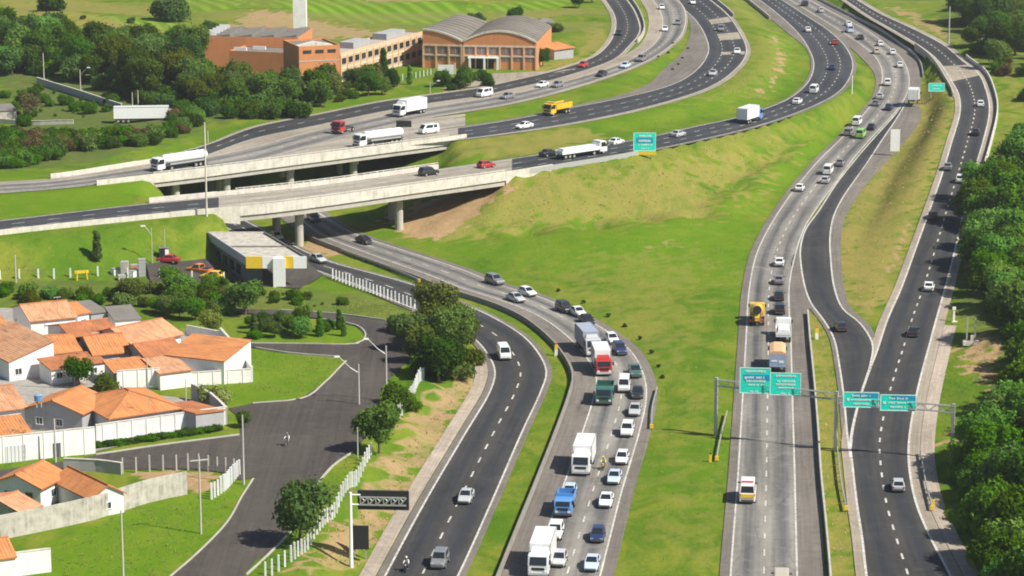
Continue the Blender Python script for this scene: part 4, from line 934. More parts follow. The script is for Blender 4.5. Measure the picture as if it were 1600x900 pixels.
for a in [
 (490,340,'R8','pickup','black','black pickup emerging from the shade under the far viaduct',GQ),(569,375,'R8','sedan','black','black sedan just in front of the near viaduct',GQ),
 (773,438,'R8','suv','grey','dark grey car leading the gap before the queue',GQ),(824,456,'R8','hatchback','white','white hatchback at the far tail of the queue',GQ),
 (806,465,'R8','sedan','silver','silver sedan in the near lane at the far tail of the queue',GQ),(882,481,'R8','suv','black','black car behind the pale sedan at the bend',GQ),
 (903,487,'R8','sedan','white','pale sedan between two black cars at the bend',GQ),(917,499,'R8','sedan','black','black sedan ahead of the pale one at the bend',GQ),
 (956,529,'R8','hatchback','white','white hatchback beside the grey truck at the bend',GQ),(968,546,'R8','suv','darkblue','dark blue car beside the red truck',GQ),
 (992,580,'R8','pickup','darkgreen','dull green pickup on the outside of the bend',GQ),(975,603,'R8','van','white','white van right of the green truck',GQ),
 (996,613,'R8','sedan','black','black sedan outside the white van',GQ),(992,640,'R8','sedan','silver','silver sedan behind the white car past the bend',GQ),
 (980,672,'R8','suv','white','white car midway down the right lane of the queue',GQ),(972,715,'R8','hatchback','white','white hatchback right of the white truck',GQ),
 (960,745,'R8','sedan','paleblue','pale blue sedan just past the white truck',GQ),(947,781,'R8','sedan','white','white sedan level with the blue truck',GQ),
 (890,768,'R8','hatchback','paleblue','pale blue hatchback right behind the blue truck',GQ),
 (868,831,'R8','suv','white','white car between the blue truck and the white box truck',GQ),(934,835,'R8','hatchback','darkblue','dark blue hatchback in the right lane near the bottom',GQ),
 (925,879,'R8','sedan','paleblue','pale blue sedan lowest in the right lane of the queue',GQ),(874,873,'R8','hatchback','silver','silver hatchback half hidden by the white box truck',GQ),
 (787,553,'R9','van','white','white van coming round the slip road bend',G9),(728,775,'R9','sedan','silver','silver sedan alone on the slip road',G9),(687,875,'R9','suv','grey','grey car lowest on the slip road',G9),
 (497,404,'R9','sedan','silver','silver sedan beside the petrol station canopy',G9),(432,369,'R9','hatchback','white','white hatchback in the shade behind the left viaduct pier',G9),
 (1218,483,'R1','suv','black','black car directly ahead of the white flatbed truck',G1),(1217,462,'R1','sedan','black','black sedan between two other black cars',G1),
 (1217,437,'R1','sedan','grey','dark grey sedan leading the three dark cars',G1),(1218,409,'R1','sedan','white','white sedan ahead of the three dark cars',G1),
 (1250,293,'R1','sedan','white','white sedan alone in the left lane below the curve',G1),(1294,267,'R1','van','white','white van in the right lane below the curve',G1),(1290,281,'R1','hatchback','silver','silver hatchback right behind the white van',G1),
 (1313,254,'R1','sedan','grey','grey sedan ahead of the white van',G1),(1326,207,'R1','suv','grey','dark grey car left of the lime van',G1),(1345,211,'R1','van','lime','lime and white van on the straight carriageway',G1),
 (1362,198,'R1','sedan','black','black sedan ahead of the lime van',G1),(1339,191,'R1','van','white','white van left of the black sedan',G1),(1375,150,'R1','sedan','silver','silver sedan left lane at the far bend',G1),
 (1369,161,'R1','hatchback','grey','grey hatchback behind the silver sedan at the far bend',G1),(1389,167,'R1','sedan','darkblue','blue sedan at the far bend',G1),(1387,129,'R1','suv','white','white car at the tip of the far bend',G1),
 (1406,101,'R1','sedan','white','white sedan in the outer lane above the far bend',G1),(1394,81,'R1','sedan','white','white sedan next above the far bend',G1),(1375,68,'R1','hatchback','white','white hatchback beside a beige car far up',G1),
 (1369,80,'R1','sedan','beige','beige sedan in the inner lane far up',G1),(1344,58,'R1','sedan','black','black sedan far up the straight carriageway',G1),(1327,47,'R1','van','paleblue','pale blue van far up the straight carriageway',G1),
 (1325,37,'R1','sedan','white','white sedan ahead of the pale blue van',G1),(1282,16,'R1','sedan','silver','silver sedan near the top edge',G1),(1257,6,'R1','suv','black','black car nearest the top edge',G1),
 (1313,510,'R2','hatchback','black','small black car on the dark ramp above the fork',G3),
 (1403,757,'R3','hatchback','silver','silver hatchback alone below the lower gantry',G3),(1427,518,'R3','sedan','black','black sedan right of the fork',G3),(1452,447,'R3','sedan','white','white sedan in the tree shade',G3),
 (1457,336,'R3','sedan','black','black sedan beside the dry slope',G3),(1501,280,'R3','suv','white','white car at the end of the white parapet',G3),(1481,260,'R3','sedan','grey','grey sedan left of the white car on the climb',G3),
 (1532,162,'R3','hatchback','white','white hatchback on the access road curve',G3),(1525,206,'R3','sedan','black','black sedan below the access road curve',G3),
 (670,269,'R4','suv','black','black car on the near viaduct',G4),(760,257,'R4','hatchback','red','red hatchback at the end of the near viaduct',G4),(858,239,'R4','sedan','black','black sedan behind the white flatbed lorry',G4),
 (963,221,'R4','sedan','white','white sedan left of the green and blue sign',G4),(1060,209,'R4','sedan','silver','silver sedan right of the green and blue sign',G4),(1246,158,'R4','sedan','white','white sedan entering the big curve',G4),
 (1272,141,'R4','van','white','white van in the big curve',G4),(1300,105,'R4','sedan','darkblue','dark blue sedan in the big curve',G4),(1304,66,'R4','hatchback','red','red hatchback leaving the big curve',G4),(1262,46,'R4','sedan','white','white sedan high on the curving highway',G4),
 (819,196,'R5','sedan','white','white sedan behind the yellow truck',G5),(1114,114,'R5','sedan','silver','silver sedan in the sharp bend',G5),(1152,80,'R5','sedan','white','white sedan on the outside of the sharp bend',G5),(1126,45,'R5','suv','grey','grey car above the sharp bend',G5),(1082,3,'R5','sedan','white','white sedan of the inner highway at the top edge',G5),
 (670,204,'R5','van','white','white van entering the far viaduct behind the tanker',G5),
 (847,132,'R6','sedan','white','white sedan ahead of a grey one before the factory hall',G6),(871,132,'R6','sedan','grey','grey sedan trailing the white one before the factory hall',G6),(940,115,'R6','sedan','black','black sedan on the worn highway',G6),(977,102,'R6','sedan','paleblue','pale blue sedan on the worn highway',G6),
 (1002,92,'R6','suv','grey','dark grey car on the worn highway bend',G6),(1039,45,'R6','sedan','white','white sedan on the upper worn highway',G6),(1059,35,'R6','sedan','grey','grey sedan at the right edge of the upper worn highway',G6),(1034,11,'R6','hatchback','white','white hatchback on the worn highway at the top edge',G6),(793,150,'R6','sedan','grey','grey sedan behind the white delivery van',G6),
 (967,51,'R7','sedan','black','black sedan on the outer ramp bend','cars on the outer ramp'),(911,101,'R7','hatchback','red','red hatchback on the outer ramp','cars on the outer ramp'),
]: place_car(*a)

# ------------------------------------------------------------------ trucks
def prof_x(mb, prof, hw, bev=.12, m=0):
    """side profile (y,z) given width, with narrowed outer edges"""
    cy = sum(p[0] for p in prof) / len(prof); cz = sum(p[1] for p in prof) / len(prof)
    sh = [(cy + (y - cy) * .95, cz + (z - cz) * .96) for y, z in prof]
    return mb.loft([[(-hw, y, z) for y, z in sh], [(-hw + bev, y, z) for y, z in prof], [(hw - bev, y, z) for y, z in prof], [(hw, y, z) for y, z in sh]], m)
TW = MB(); TW.tube((-.15, 0, 0), (.15, 0, 0), .5, .5, 16, 0); TW.tube((-.16, 0, 0), (.16, 0, 0), .27, .27, 10, 1); TWHEEL = TW.mesh('wheel', [TYRE, STEEL])
CANVAS = plain('orange_canvas', (.62, .38, .2), .8); BLUEBOX = plain('blue_box', (.28, .36, .48), .5)
def truck(px, py, key, kind, cabc, L, label, h=1.6, cargo=None, name='truck', cat='truck', rz=None, base=None, cab_h=2.8, W=2.45, stripes=None):
    if base is None: P, a = on_road(px, py, key, h)
    else: P, a = base, rz
    t_ = empty(name, P + Vector((0, 0, .015)), a if rz is None else rz, 1, label, cat)
    yf = L / 2; yb = yf - 2.0; ch = cab_h; cm = PC[cabc] if isinstance(cabc, str) else cabc
    hw = W / 2
    mb = MB(); prof_x(mb, [(yb, .62), (yf - .1, .5), (yf, .75), (yf - .02, 1.55), (yf - .32, ch - .12), (yf - .6, ch), (yb, ch)][::-1], hw); cab = mb.build('cab', cm, t_)
    F_ = [(hw - .1, yf + .0, 1.58), (-hw + .1, yf + .0, 1.58), (-hw + .14, yf - .3, ch - .14), (hw - .14, yf - .3, ch - .14)]
    MB().face(pane(F_, .05, .95, .04, .92, .03)).build('windscreen', GLASS, cab)
    for s in (-1, 1):
        q = [(s * hw, yf - .3, 1.6), (s * hw, yb + .3, 1.6), (s * hw, yb + .3, ch - .25), (s * hw, yf - .55, ch - .25)]
        if s > 0: q = [q[1], q[0], q[3], q[2]]; q = [q[0], q[1], q[2], q[3]]
        MB().face([Vector(p) + Vector((s * .012, 0, 0)) for p in q]).build('side_window', GLASS, cab)
        MB().box((s * hw * .72, yf + .02, .85), (.38, .08, .24)).build('headlight', LAMP, cab)
        MB().box((s * (hw + .17), yf - .25, 2.0), (.22, .12, .55)).build('mirror', BLACK, cab)
    MB().box((0, yf + .02, 1.2), (W * .62, .06, .3)).build('grille', BLACK, cab)
    MB().box((0, yf + .03, .58), (W * .96, .2, .3)).build('bumper', STEEL_D if kind != 'box' else PC['silver'], cab)
    MB().box((0, -.1, .78), (.9, L - .6, .34)).build('chassis', STEEL_D, t_)
    yy = [yf - .95] + ([-yf + 1.1] if L < 7 else [-yf + 1.0, -yf + 2.15] if L < 11 else [yf - 3.6, -yf + 1.0, -yf + 2.15, -yf + 3.3])
    for y in yy:
        for s in (-1, 1): put(TWHEEL, 'wheel', t_, (s * (hw - .18), y, .5))
    y1 = yb - .15; y0 = -yf; ym = (y0 + y1) / 2; ll = y1 - y0; cg = cargo or WHITE_P
    if kind == 'box':
        b = MB(); b.box((0, ym, 2.35), (W + .06, ll, 2.6)); o = b.build('cargo_box', cg, t_)
        e = MB()
        for x_ in (-1, 1):
            for z_ in (1.07, 3.64): e.box((x_ * (hw + .03), ym, z_), (.08, ll + .02, .08))
        for y_ in (y0, y1):
            for x_ in (-1, 1): e.box((x_ * (hw + .03), y_, 2.35), (.09, .09, 2.5))
        e.build('edge_trim', STEEL, o)
        MB().box((0, y1 + .5, ch + .28), (W * .8, .9, .5), top=(.9, .4)).build('wind_deflector', cm, t_)
        for s in (-1, 1): MB().box((s * .6, y0 - .02, 2.3), (1.15, .05, 2.4)).build('rear_door', cg, o)
    elif kind == 'canvas':
        MB().box((0, ym, 2.05), (W + .05, ll, 2.0)).build('cargo_box', BLUEBOX, t_)
        mb = MB(); prof = [(-hw, 3.06), (hw, 3.06), (hw, 3.3), (hw * .5, 3.55), (-hw * .5, 3.55), (-hw, 3.3)]
        mb.loft([[(x_, y0, z_) for x_, z_ in prof], [(x_, y1, z_) for x_, z_ in prof]]); mb.build('canvas_cover', CANVAS, t_)
        MB().box((-.5, y0 - .03, 2.0), (.9, .03, .25)).build('rear_lettering', SIGN_W, t_); MB().box((.55, y0 - .03, 1.9), (.7, .03, .4)).build('rear_lettering', SIGN_W, t_)
    elif kind == 'tank':
        tk = MB(); tk.smooth = True; rr = []
        for y_, f in ((y0, .55), (y0 + .15, .85), (y0 + .5, 1), (ym, 1), (y1 - .5, 1), (y1 - .15, .85), (y1, .55)):
            rr.append([(1.18 * f * math.cos(k * math.pi / 10), y_, 2.25 + .98 * f * math.sin(k * math.pi / 10)) for k in range(20)])
        tk.loft(rr); o = tk.build('tank', cg, t_)
        MB().box((0, ym, 1.1), (1.9, ll * .96, .3)).build('tank_cradle', STEEL_D, t_)
        for k in range(3): MB().tube((0, ym + (k - 1) * ll * .3, 3.2), (0, ym + (k - 1) * ll * .3, 3.42), .3, .3, 10).build('hatch', STEEL, o)
        for s in (-1, 1): MB().box((s * 1.1, ym, 1.35), (.08, ll * .8, .35)).build('side_guard', STEEL, t_)
    elif kind == 'flat':
        MB().box((0, ym, 1.22), (W, ll, .3)).build('flatbed', cg, t_)
        for s in (-1, 1): MB().box((s * hw, ym, 1.58), (.06, ll, .42)).build('side_board', cg, t_)
        MB().box((0, y1 + .02, 1.9), (W, .08, 1.1)).build('headboard', cg, t_)
        MB().box((0, y0 - .02, 1.58), (W, .06, .42)).build('tailboard', cg, t_)
        mb = MB(); mb.box((0, ym - .1, 1.75), (W * .86, ll * .9, .75), top=(.8, .95)); mb.build('sheeted_load', plain('pale_sheet', (.62, .62, .6), .8), t_)
    elif kind == 'dump':
        mb = MB(); w2 = W / 2
        for s in (-1, 1): mb.box((s * w2, ym, 1.95), (.1, ll, 1.3))
        mb.box((0, y1, 2.1), (W - .1, .1, 1.6)); mb.box((0, y0, 1.85), (W - .1, .1, 1.1)); mb.box((0, ym, 1.3), (W - .1, ll - .1, .12)); o = mb.build('tipper_body', cg, t_)
        rb = MB()
        for k in range(5):
            for s in (-1, 1): rb.box((s * (w2 + .08), y0 + .3 + k * (ll - .6) / 4, 1.95), (.08, .14, 1.25))
        rb.build('rib', cg, o); MB().box((0, y1 + .5, ch + .2), (W, 1.1, .1)).build('cab_guard', cg, o)
        MB().box((0, ym, 2.1), (W - .16, ll - .16, .5), top=(.7, .8)).build('load', plain('brown_load', (.2, .15, .1), .9), t_)
    elif kind == 'mixer':
        dr = MB(); dr.smooth = True; rr = []
        A_ = Vector((0, y1 - .2, 1.85)); B_ = Vector((0, y0 + .1, 2.75)); ax = (B_ - A_).normalized(); ux = Vector((1, 0, 0)); uz = ax.cross(ux)
        for f, r_ in ((0, .45), (.06, .8), (.3, 1.12), (.55, 1.12), (.85, .75), (1, .55)):
            c_ = A_.lerp(B_, f); rr.append([c_ + ux * (r_ * math.cos(k * math.pi / 9)) + uz * (r_ * math.sin(k * math.pi / 9)) for k in range(18)])
        dr.loft(rr); o = dr.build('mixer_drum', PC['yellow'], t_)
        fn = MB(); fn.tube(B_, B_ + ax * .25, .6, .75, 12); fn.build('drum_mouth', BLACK, o)
        MB().box((0, y0 + .3, 1.5), (1.5, .5, 1.4), top=(.7, .8)).build('rear_frame', plain('rust_frame', (.3, .12, .08)), t_)
        mb = MB(); mb.face([(-.35, y0 - .3, 1.5), (.35, y0 - .3, 1.5), (.5, y0 + .1, 2.2), (-.5, y0 + .1, 2.2)]); mb.box((0, y0 - .1, 1.2), (.7, .3, .5)); mb.build('chute', PC['yellow'], t_)
        for s in (-1, 1): MB().box((s * .95, y0 + .15, .95), (.4, .3, .3)).build('tail_light', RED_L, t_)
    elif kind == 'tractor':
        MB().box((0, ym, 1.05), (1.2, ll * .9, .2)).build('fifth_wheel_deck', STEEL_D, t_); MB().tube((0, ym - .3, 1.15), (0, ym - .3, 1.25), .5, .5, 14).build('coupling', BLACK, t_)
    elif kind == 'open':
        for s in (-1, 1): MB().box((s * hw, ym, 1.75), (.08, ll, 1.0)).build('side_board', cg, t_)
        MB().box((0, ym, 1.25), (W, ll, .15)).build('cargo_floor', BLACK, t_); MB().box((0, y0, 1.7), (W, .08, .9)).build('tailboard', cg, t_); MB().box((0, y1 + .02, 2.0), (W, .08, 1.4)).build('headboard', cg, t_)
    return t_
truck(919,533,'R8','box','silver',8.5,'grey box truck at the bend behind the red one', cargo=plain('blue_grey_box', (.3, .34, .42)))
truck(940,563,'R8','box','red',8.0,'red-cabbed truck with a white box in the queue', cab_h=2.5)
truck(945,612,'R8','open','green',7.0,'green truck with open cargo sides in the queue', h=1.3, cargo=PC['green'], cab_h=2.6, W=2.5)
truck(912,713,'R8','box','white',8.5,'white truck beside the motorcyclist in the queue')
truck(883,786,'R8','open','blue',6.2,'light blue old truck in the queue', h=1.1, cargo=PC['blue'], cab_h=2.3, W=2.2)
truck(847,862,'R8','box','white',9.0,'big white box truck at the bottom of the queue', h=1.9)
truck(1183,489,'R1','mixer','yellow',7.0,'yellow concrete mixer seen from behind', cab_h=2.7, h=1.5)
truck(1224,517,'R1','flat','white',7.5,'white flatbed truck right of the yellow mixer', h=1.2)
truck(1215,557,'R1','canvas','blue',8.5,'blue truck with an orange canvas top behind the gantry sign', h=1.7)
truck(1430,150,'R1','box','white',6.5,'white box truck stopped on the brown shoulder', base=up(1428,160,3.4), rz=math.radians(-14))
truck(1172,178,'R4','box','blue',9.0,'white box lorry with blue cab on the curving highway', h=1.8)
truck(908,235,'R4','flat','white',12.5,'long white flatbed lorry on the curving highway', h=1.2)
truck(871,168,'R5','dump','yellow',8.0,'yellow tipper truck on the inner highway', cargo=PC['yellow'], h=1.5)
truck(640,167,'R6','box','white',9.5,'white box lorry below the factory trees', h=1.8)
truck(537,197,'R6','tractor','red',6.2,'red tractor unit without trailer', h=1.4)
truck(592,214,'R56','tank','white',12.0,'white tanker lorry at the middle of the far viaduct', h=1.7)
truck(281,250,'R56','tank','white',13.0,'white tanker lorry at the left end of the far viaduct', h=1.7)
place_car(757,147,'R6','van','white','white delivery van on the worn highway',G6)

def lorry_trailer():
    A = G(208, 191); t_ = truck(0, 0, None, 'box', 'white', 14.5, 'long white trailer lorry parked beside the roadside scrub at left', base=Vector((A.x + 3, A.y, A.z)), rz=math.radians(-84), cab_h=2.4)
lorry_trailer()
# rescue van with yellow flanks
v = place_car(1168,772,'R1','van','white','white rescue van with yellow band and red light bar')
v.scale = (1.16, 1.2, 1.22)
MB().box((0, -1.0, 2.13), (1.3, .35, .14)).build('light_bar', plain('red_bar', (.45, .03, .03)), v)
MB().box((0, -2.27, .95), (1.5, .06, .42)).build('yellow_band', YEL_S, v)
for s in (-1, 1): MB().box((s * .935, 0, .85), (.02, 3.6, .3)).build('yellow_band', YEL_S, v)
v = place_car(1221,914,'R1','van','beige','roof of a pale van cut by the bottom edge')
v.scale = (1.1, 1.1, 1.1)

# ------------------------------------------------------------------ riders
SKIN = plain('skin', (.35, .2, .13), .6)
def skin_mesh(name, verts, edges, radii, mat, parent, root=0):
    me = bpy.data.meshes.new(name); me.from_pydata(verts, edges, []); me.materials.append(mat)
    o = put(me, name, parent); md = o.modifiers.new('skin', 'SKIN'); md.use_smooth_shade = True
    for i, r_ in enumerate(radii): me.skin_vertices[0].data[i].radius = (r_, r_); me.skin_vertices[0].data[i].use_root = (i == root)
    o.modifiers.new('subd', 'SUBSURF').levels = 1; o.modifiers['subd'].render_levels = 1
    return o
def rider(loc, rz, label, top, legs, helmet, sc=1.0):
    t_ = empty('person', loc, rz, sc, label, 'person')
    V = [(0,-.25,.88),(0,-.2,1.1),(0,-.1,1.35),(0,-.05,1.48),(0,0,1.56),(0,.03,1.68)]
    E = [(0,1),(1,2),(2,3),(3,4),(4,5)]; R_ = [.15,.15,.17,.075,.085,.095]
    TR = ([(0,-.25,.88)], [], [.16]); SH = ([(0,-.25,.9),(0,-.2,1.1),(0,-.1,1.36)], [(0,1),(1,2)], [.165,.175,.19])
    for s in (-1, 1):
        b = len(V); V += [(s*.13,-.2,.86),(s*.2,.2,.72),(s*.17,.05,.36),(s*.17,.18,.3)]; E += [(0,b),(b,b+1),(b+1,b+2),(b+2,b+3)]; R_ += [.1,.075,.05,.045]
        b2 = len(TR[0]); TR[0].extend([(s*.13,-.2,.86),(s*.2,.2,.72),(s*.17,.05,.38)]); TR[1].extend([(0,b2),(b2,b2+1),(b2+1,b2+2)]); TR[2].extend([.115,.09,.065])
        b = len(V); V += [(s*.2,-.08,1.36),(s*.3,.1,1.14),(s*.3,.38,1.04),(s*.29,.47,1.03)]; E += [(2,b),(b,b+1),(b+1,b+2),(b+2,b+3)]; R_ += [.07,.05,.04,.035]
        b3 = len(SH[0]); SH[0].extend([(s*.2,-.08,1.36),(s*.3,.1,1.14),(s*.3,.34,1.05)]); SH[1].extend([(2,b3),(b3,b3+1),(b3+1,b3+2)]); SH[2].extend([.09,.068,.055])
        for k in range(3):
            c = len(V); V += [(s*(.25+.04*k),.53,1.03),(s*(.25+.04*k),.55,.99)]; E += [(b+3,c),(c,c+1)]; R_ += [.012,.01]
    body = skin_mesh('body', V, E, R_, SKIN, t_)
    skin_mesh('shirt', SH[0], SH[1], SH[2], top, t_); skin_mesh('trousers', TR[0], TR[1], TR[2], legs, t_)
    hm = MB(); hm.smooth = True; hm.loft([[(.135*f*math.cos(k*math.pi/6), .02+.15*f*math.sin(k*math.pi/6), z) for k in range(12)] for z, f in ((1.64,.8),(1.7,1),(1.77,.95),(1.84,.6),(1.86,.15))]); hm.build('helmet', helmet, t_)
    return t_
def two_wheeler(loc, rz, label, colr, motor=True, sc=1.0):
    t_ = empty('motorcycle' if motor else 'bicycle', loc, rz, sc, label, 'motorcycle' if motor else 'bicycle'); w = .06 if motor else .025
    for y in (-.62, .62):
        wh = MB(); n = 16
        for k in range(n):
            a0, a1 = 2*math.pi*k/n, 2*math.pi*(k+1)/n; wh.tube((0, y + .3*math.cos(a0), .33 + .3*math.sin(a0)), (0, y + .3*math.cos(a1), .33 + .3*math.sin(a1)), w, w, 6, cap=False)
        for k in range(4): wh.tube((0, y - .28*math.cos(k*math.pi/4), .33 - .28*math.sin(k*math.pi/4)), (0, y + .28*math.cos(k*math.pi/4), .33 + .28*math.sin(k*math.pi/4)), .012, .012, 4, 1)
        wh.build('wheel', [TYRE, STEEL], t_)
    fr = MB(); 
    for a, b in (((0,-.62,.33),(0,-.2,.72)),((0,-.2,.72),(0,.4,.82)),((0,.62,.33),(0,.42,1.0)),((0,-.62,.33),(0,-.05,.34)),((0,-.05,.34),(0,.4,.8))): fr.tube(a, b, .03, .03, 6)
    fr.build('frame', STEEL_D, t_)
    MB().tube((-.32,.46,1.0), (.32,.46,1.0), .02, .02, 6).build('handlebar', STEEL_D, t_)
    MB().box((0,-.3,.77), (.26,.6 if motor else .28,.1), top=(.8,.9)).build('saddle', BLACK, t_)
    if motor:
        MB().box((0,.15,.76), (.28,.46,.26), top=(.7,.8)).build('fuel_tank', colr, t_); MB().box((0,0,.4), (.3,.45,.34)).build('engine', STEEL_D, t_)
        MB().tube((0,.58,.92), (0,.66,.92), .1, .1, 10).build('headlight', LAMP, t_); MB().box((0,.62,.68), (.14,.5,.05)).build('mudguard', colr, t_)
    return t_
HIVIS = plain('hi_vis', (.55, .6, .08)); WSH = plain('white_shirt', (.7, .7, .68)); NAVY = plain('navy_cloth', (.03, .04, .08)); GREYC = plain('grey_cloth', (.2, .2, .2))
P, a = on_road(943,724,'R8',.8); two_wheeler(P, a, 'motorcycle between the lanes beside the white truck', PC['yellow']); rider(P, a, 'person in yellow jacket riding between the queue lanes', HIVIS, NAVY, PC['yellow'])
P, a = on_road(635,882,'R9',.8); two_wheeler(P, a, 'motorcycle lowest on the left lane of the slip road', PC['black']); rider(P, a, 'person in pale shirt riding on the slip road', WSH, NAVY, PC['white'])
P = up(449, 696, 2.52); two_wheeler(P, 2.9, 'bicycle on the wide residential street', PC['black'], False); rider(P, 2.9, 'person in white shirt cycling along the residential street', WSH, GREYC, PC['grey'])

# ------------------------------------------------------------------ houses
def rect_of(A, B, C, z):
    a, b, c = up(*A, z), up(*B, z), up(*C, z); u = (b - a); w = u.length; u.normalize(); v = Vector((-u.y, u.x, 0))
    return a, w, max(2.5, (c - a).dot(v)), math.atan2(u.y, u.x)
def window_on(parent, face, s, z, ww, wh, w, d, mat=None):
    """a framed window on face 'f' (front), 'r' or 'l'; s along the face"""
    loc, rz = {'f': ((s, -.03, z), 0), 'r': ((w + .03, s, z), math.pi / 2), 'l': ((-.03, d - s, z), -math.pi / 2)}[face]
    fr = MB(); t_ = .09
    for c, dd in (((0, 0, wh/2), (ww + t_, .1, t_)), ((0, 0, -wh/2), (ww + t_*2, .16, t_)), ((-ww/2, 0, 0), (t_, .1, wh - t_)), ((ww/2, 0, 0), (t_, .1, wh - t_)), ((0, 0, 0), (.05, .08, wh - t_))): fr.box(c, dd)
    o = fr.build('window', mat or WHITE_P, parent, loc, rz); MB().box((0, .0, 0), (ww, .03, wh)).build('pane', WINDOW, o); return o
def house(A, B, C, label, ze=3.0, roof='hip', rise=1.4, over=.45, wall=None, tiles=None, wins=(), doors=(), g=2.5, name='house', cat='house', mono=False):
    a, w, d, rz = rect_of(A, B, C, g + ze); a.z = g
    t_ = empty(name, a, rz, 1, label, cat)
    if roof == 'hip':
        k = min(w, d) / 2; R0, R1 = ((k, d/2), (w - k, d/2)) if w >= d else ((w/2, k), (w/2, d - k))
    hz = {'hip': lambda x, y: 0, 'gu': lambda x, y: rise * (1 - abs(y - d/2) / (d/2)), 'gv': lambda x, y: rise * (1 - abs(x - w/2) / (w/2)), 'sb': lambda x, y: rise * y / d,
          'sr': lambda x, y: rise * x / w, 'sl': lambda x, y: rise * (1 - x / w), 'flat': lambda x, y: 0}[roof]
    mb = MB()
    for P in ([(0,0),(w/2,0),(w,0)], [(w,0),(w,d/2),(w,d)], [(w,d),(w/2,d),(0,d)], [(0,d),(0,d/2),(0,0)]):
        mb.face([(P[0][0], P[0][1], -.5), (P[2][0], P[2][1], -.5)] + [(x, y, ze + hz(x, y) - .02) for x, y in reversed(P)])
    mb.build('wall', wall or PLAST, t_)
    o = over; E = [(-o, -o), (w + o, -o), (w + o, d + o), (-o, d + o)]; F_ = []
    sl = lambda run: -o * rise / run
    if roof == 'hip':
        k = min(w, d) / 2; zo = -o * rise / k; P = [(x, y, ze + zo) for x, y in E]; r0 = (*R0, ze + rise); r1 = (*R1, ze + rise)
        F_ = [[P[0], P[1], r1, r0], [P[1], P[2], r1], [P[2], P[3], r0, r1], [P[3], P[0], r0]] if w >= d else [[P[0], P[1], r0], [P[1], P[2], r1, r0], [P[2], P[3], r1], [P[3], P[0], r0, r1]]
    elif roof == 'gu':
        zo = -o * rise / (d/2); P = [(x, y, ze + zo) for x, y in E]; r0 = (-o, d/2, ze + rise); r1 = (w + o, d/2, ze + rise); F_ = [[P[0], P[1], r1, r0], [P[2], P[3], r0, r1]]
    elif roof == 'gv':
        zo = -o * rise / (w/2); P = [(x, y, ze + zo) for x, y in E]; r0 = (w/2, -o, ze + rise); r1 = (w/2, d + o, ze + rise); F_ = [[P[1], P[2], r1, r0], [P[3], P[0], r0, r1]]
    else:
        f = lambda x, y: ze + ({'sb': rise * y / d, 'sr': rise * x / w, 'sl': rise * (1 - x / w), 'flat': 0}[roof])
        F_ = [[(x, y, f(x, y)) for x, y in E]]
    mb = MB(); tm = tiles or TILE
    for f in F_:
        p0 = Vector(f[0]); e = (Vector(f[1]) - p0).normalized(); n = e.cross(Vector(f[-1]) - p0).normalized(); s_ = n.cross(e)
        uvs = [((Vector(p) - p0).dot(e), (Vector(p) - p0).dot(s_)) for p in f]
        top = [Vector(p) + Vector((0, 0, .1)) for p in f]; bot = [Vector(p) - Vector((0, 0, .06)) for p in f]
        mb.face(top, 0, uvs); mb.face(list(reversed(bot)), 1)
        for k in range(len(f)): j = (k + 1) % len(f); mb.face([bot[k], bot[j], top[j], top[k]], 1)
    ro = mb.build('roof', [tm, FIBRE if tm is FIBRE else TILE_DK], t_)
    if tm is not FIBRE:
        cap = MB()
        if roof == 'gu': cap.tube((-o, d/2, ze + rise + .1), (w + o, d/2, ze + rise + .1), .14, .14, 8)
        elif roof == 'gv': cap.tube((w/2, -o, ze + rise + .1), (w/2, d + o, ze + rise + .1), .14, .14, 8)
        elif roof == 'hip':
            cap.tube((*R0, ze + rise + .1), (*R1, ze + rise + .1), .14, .14, 8)
            for q in P: cap.tube((q[0], q[1], q[2] + .1), (*(R0 if (Vector((q[0], q[1])) - Vector(R0)).length < (Vector((q[0], q[1])) - Vector(R1)).length else R1), ze + rise + .1), .12, .12, 6)
        if cap.v: cap.build('ridge_tiles', TILE_DK, ro)
    for f, s, z, ww, wh in wins: window_on(t_, f, s * (w if f == 'f' else d), z, ww, wh, w, d)
    for f, s, ww, wh in doors:
        loc, rr = {'f': ((s * w, -.03, wh / 2), 0), 'r': ((w + .03, s * d, wh / 2), math.pi / 2), 'l': ((-.03, d - s * d, wh / 2), -math.pi / 2)}[f]
        dr = MB().box((0, 0, 0), (ww, .08, wh)).build('door', plain('door_brown', (.16, .09, .05)), t_, loc, rr); MB().box((ww * .35, -.07, 0), (.06, .08, .2)).build('handle', STEEL, dr)
    return t_
house((48,502),(118,495),(13,481),'tall white house with faded gabled roof, topmost at left',3.6,'gu',1.5,.3,PLAST,TILE_OLD,[('f',.75,2.3,1.2,.9),('l',.2,2.0,.7,.8)])
house((121,491),(139,488),(104,473),'small orange-roofed house behind the tall white one',3.2,'gu',.9,.3,PLAST2,TILE,[('f',.5,1.8,.9,.9)])
house((142,490),(166,487),(136,475),'small grey-roofed outbuilding at the back of the upper block',2.8,'sb',.5,.2,PLAST_GREY,FIBRE)
house((180,501),(219,498),(160,485),'long grey-roofed shed at the back of the upper block',2.6,'sb',.5,.2,PLAST,FIBRE)
house((118,532),(188,523),(98,506),'wide orange roof behind the middle of the upper block',3.2,'gu',1.3,.4,PLAST,TILE_DK,[('f',.3,1.8,1,1)])
house((-30,520),(18,515),(-60,480),'half-seen orange roof at the far left edge of the upper block',3.2,'gu',1.0,.3,PLAST,TILE)
house((14,566),(84,556),(-28,530),'pale house at the left edge with a roof rising to the right',3.0,'sr',2.2,.15,PLAST,TILE_OLD,[('f',.2,1.4,1.1,1.0)])
house((84,552),(125,548),(48,526),'narrow orange roof between the pale gable and the middle houses',3.0,'gu',1.2,.4,PLAST2,TILE)
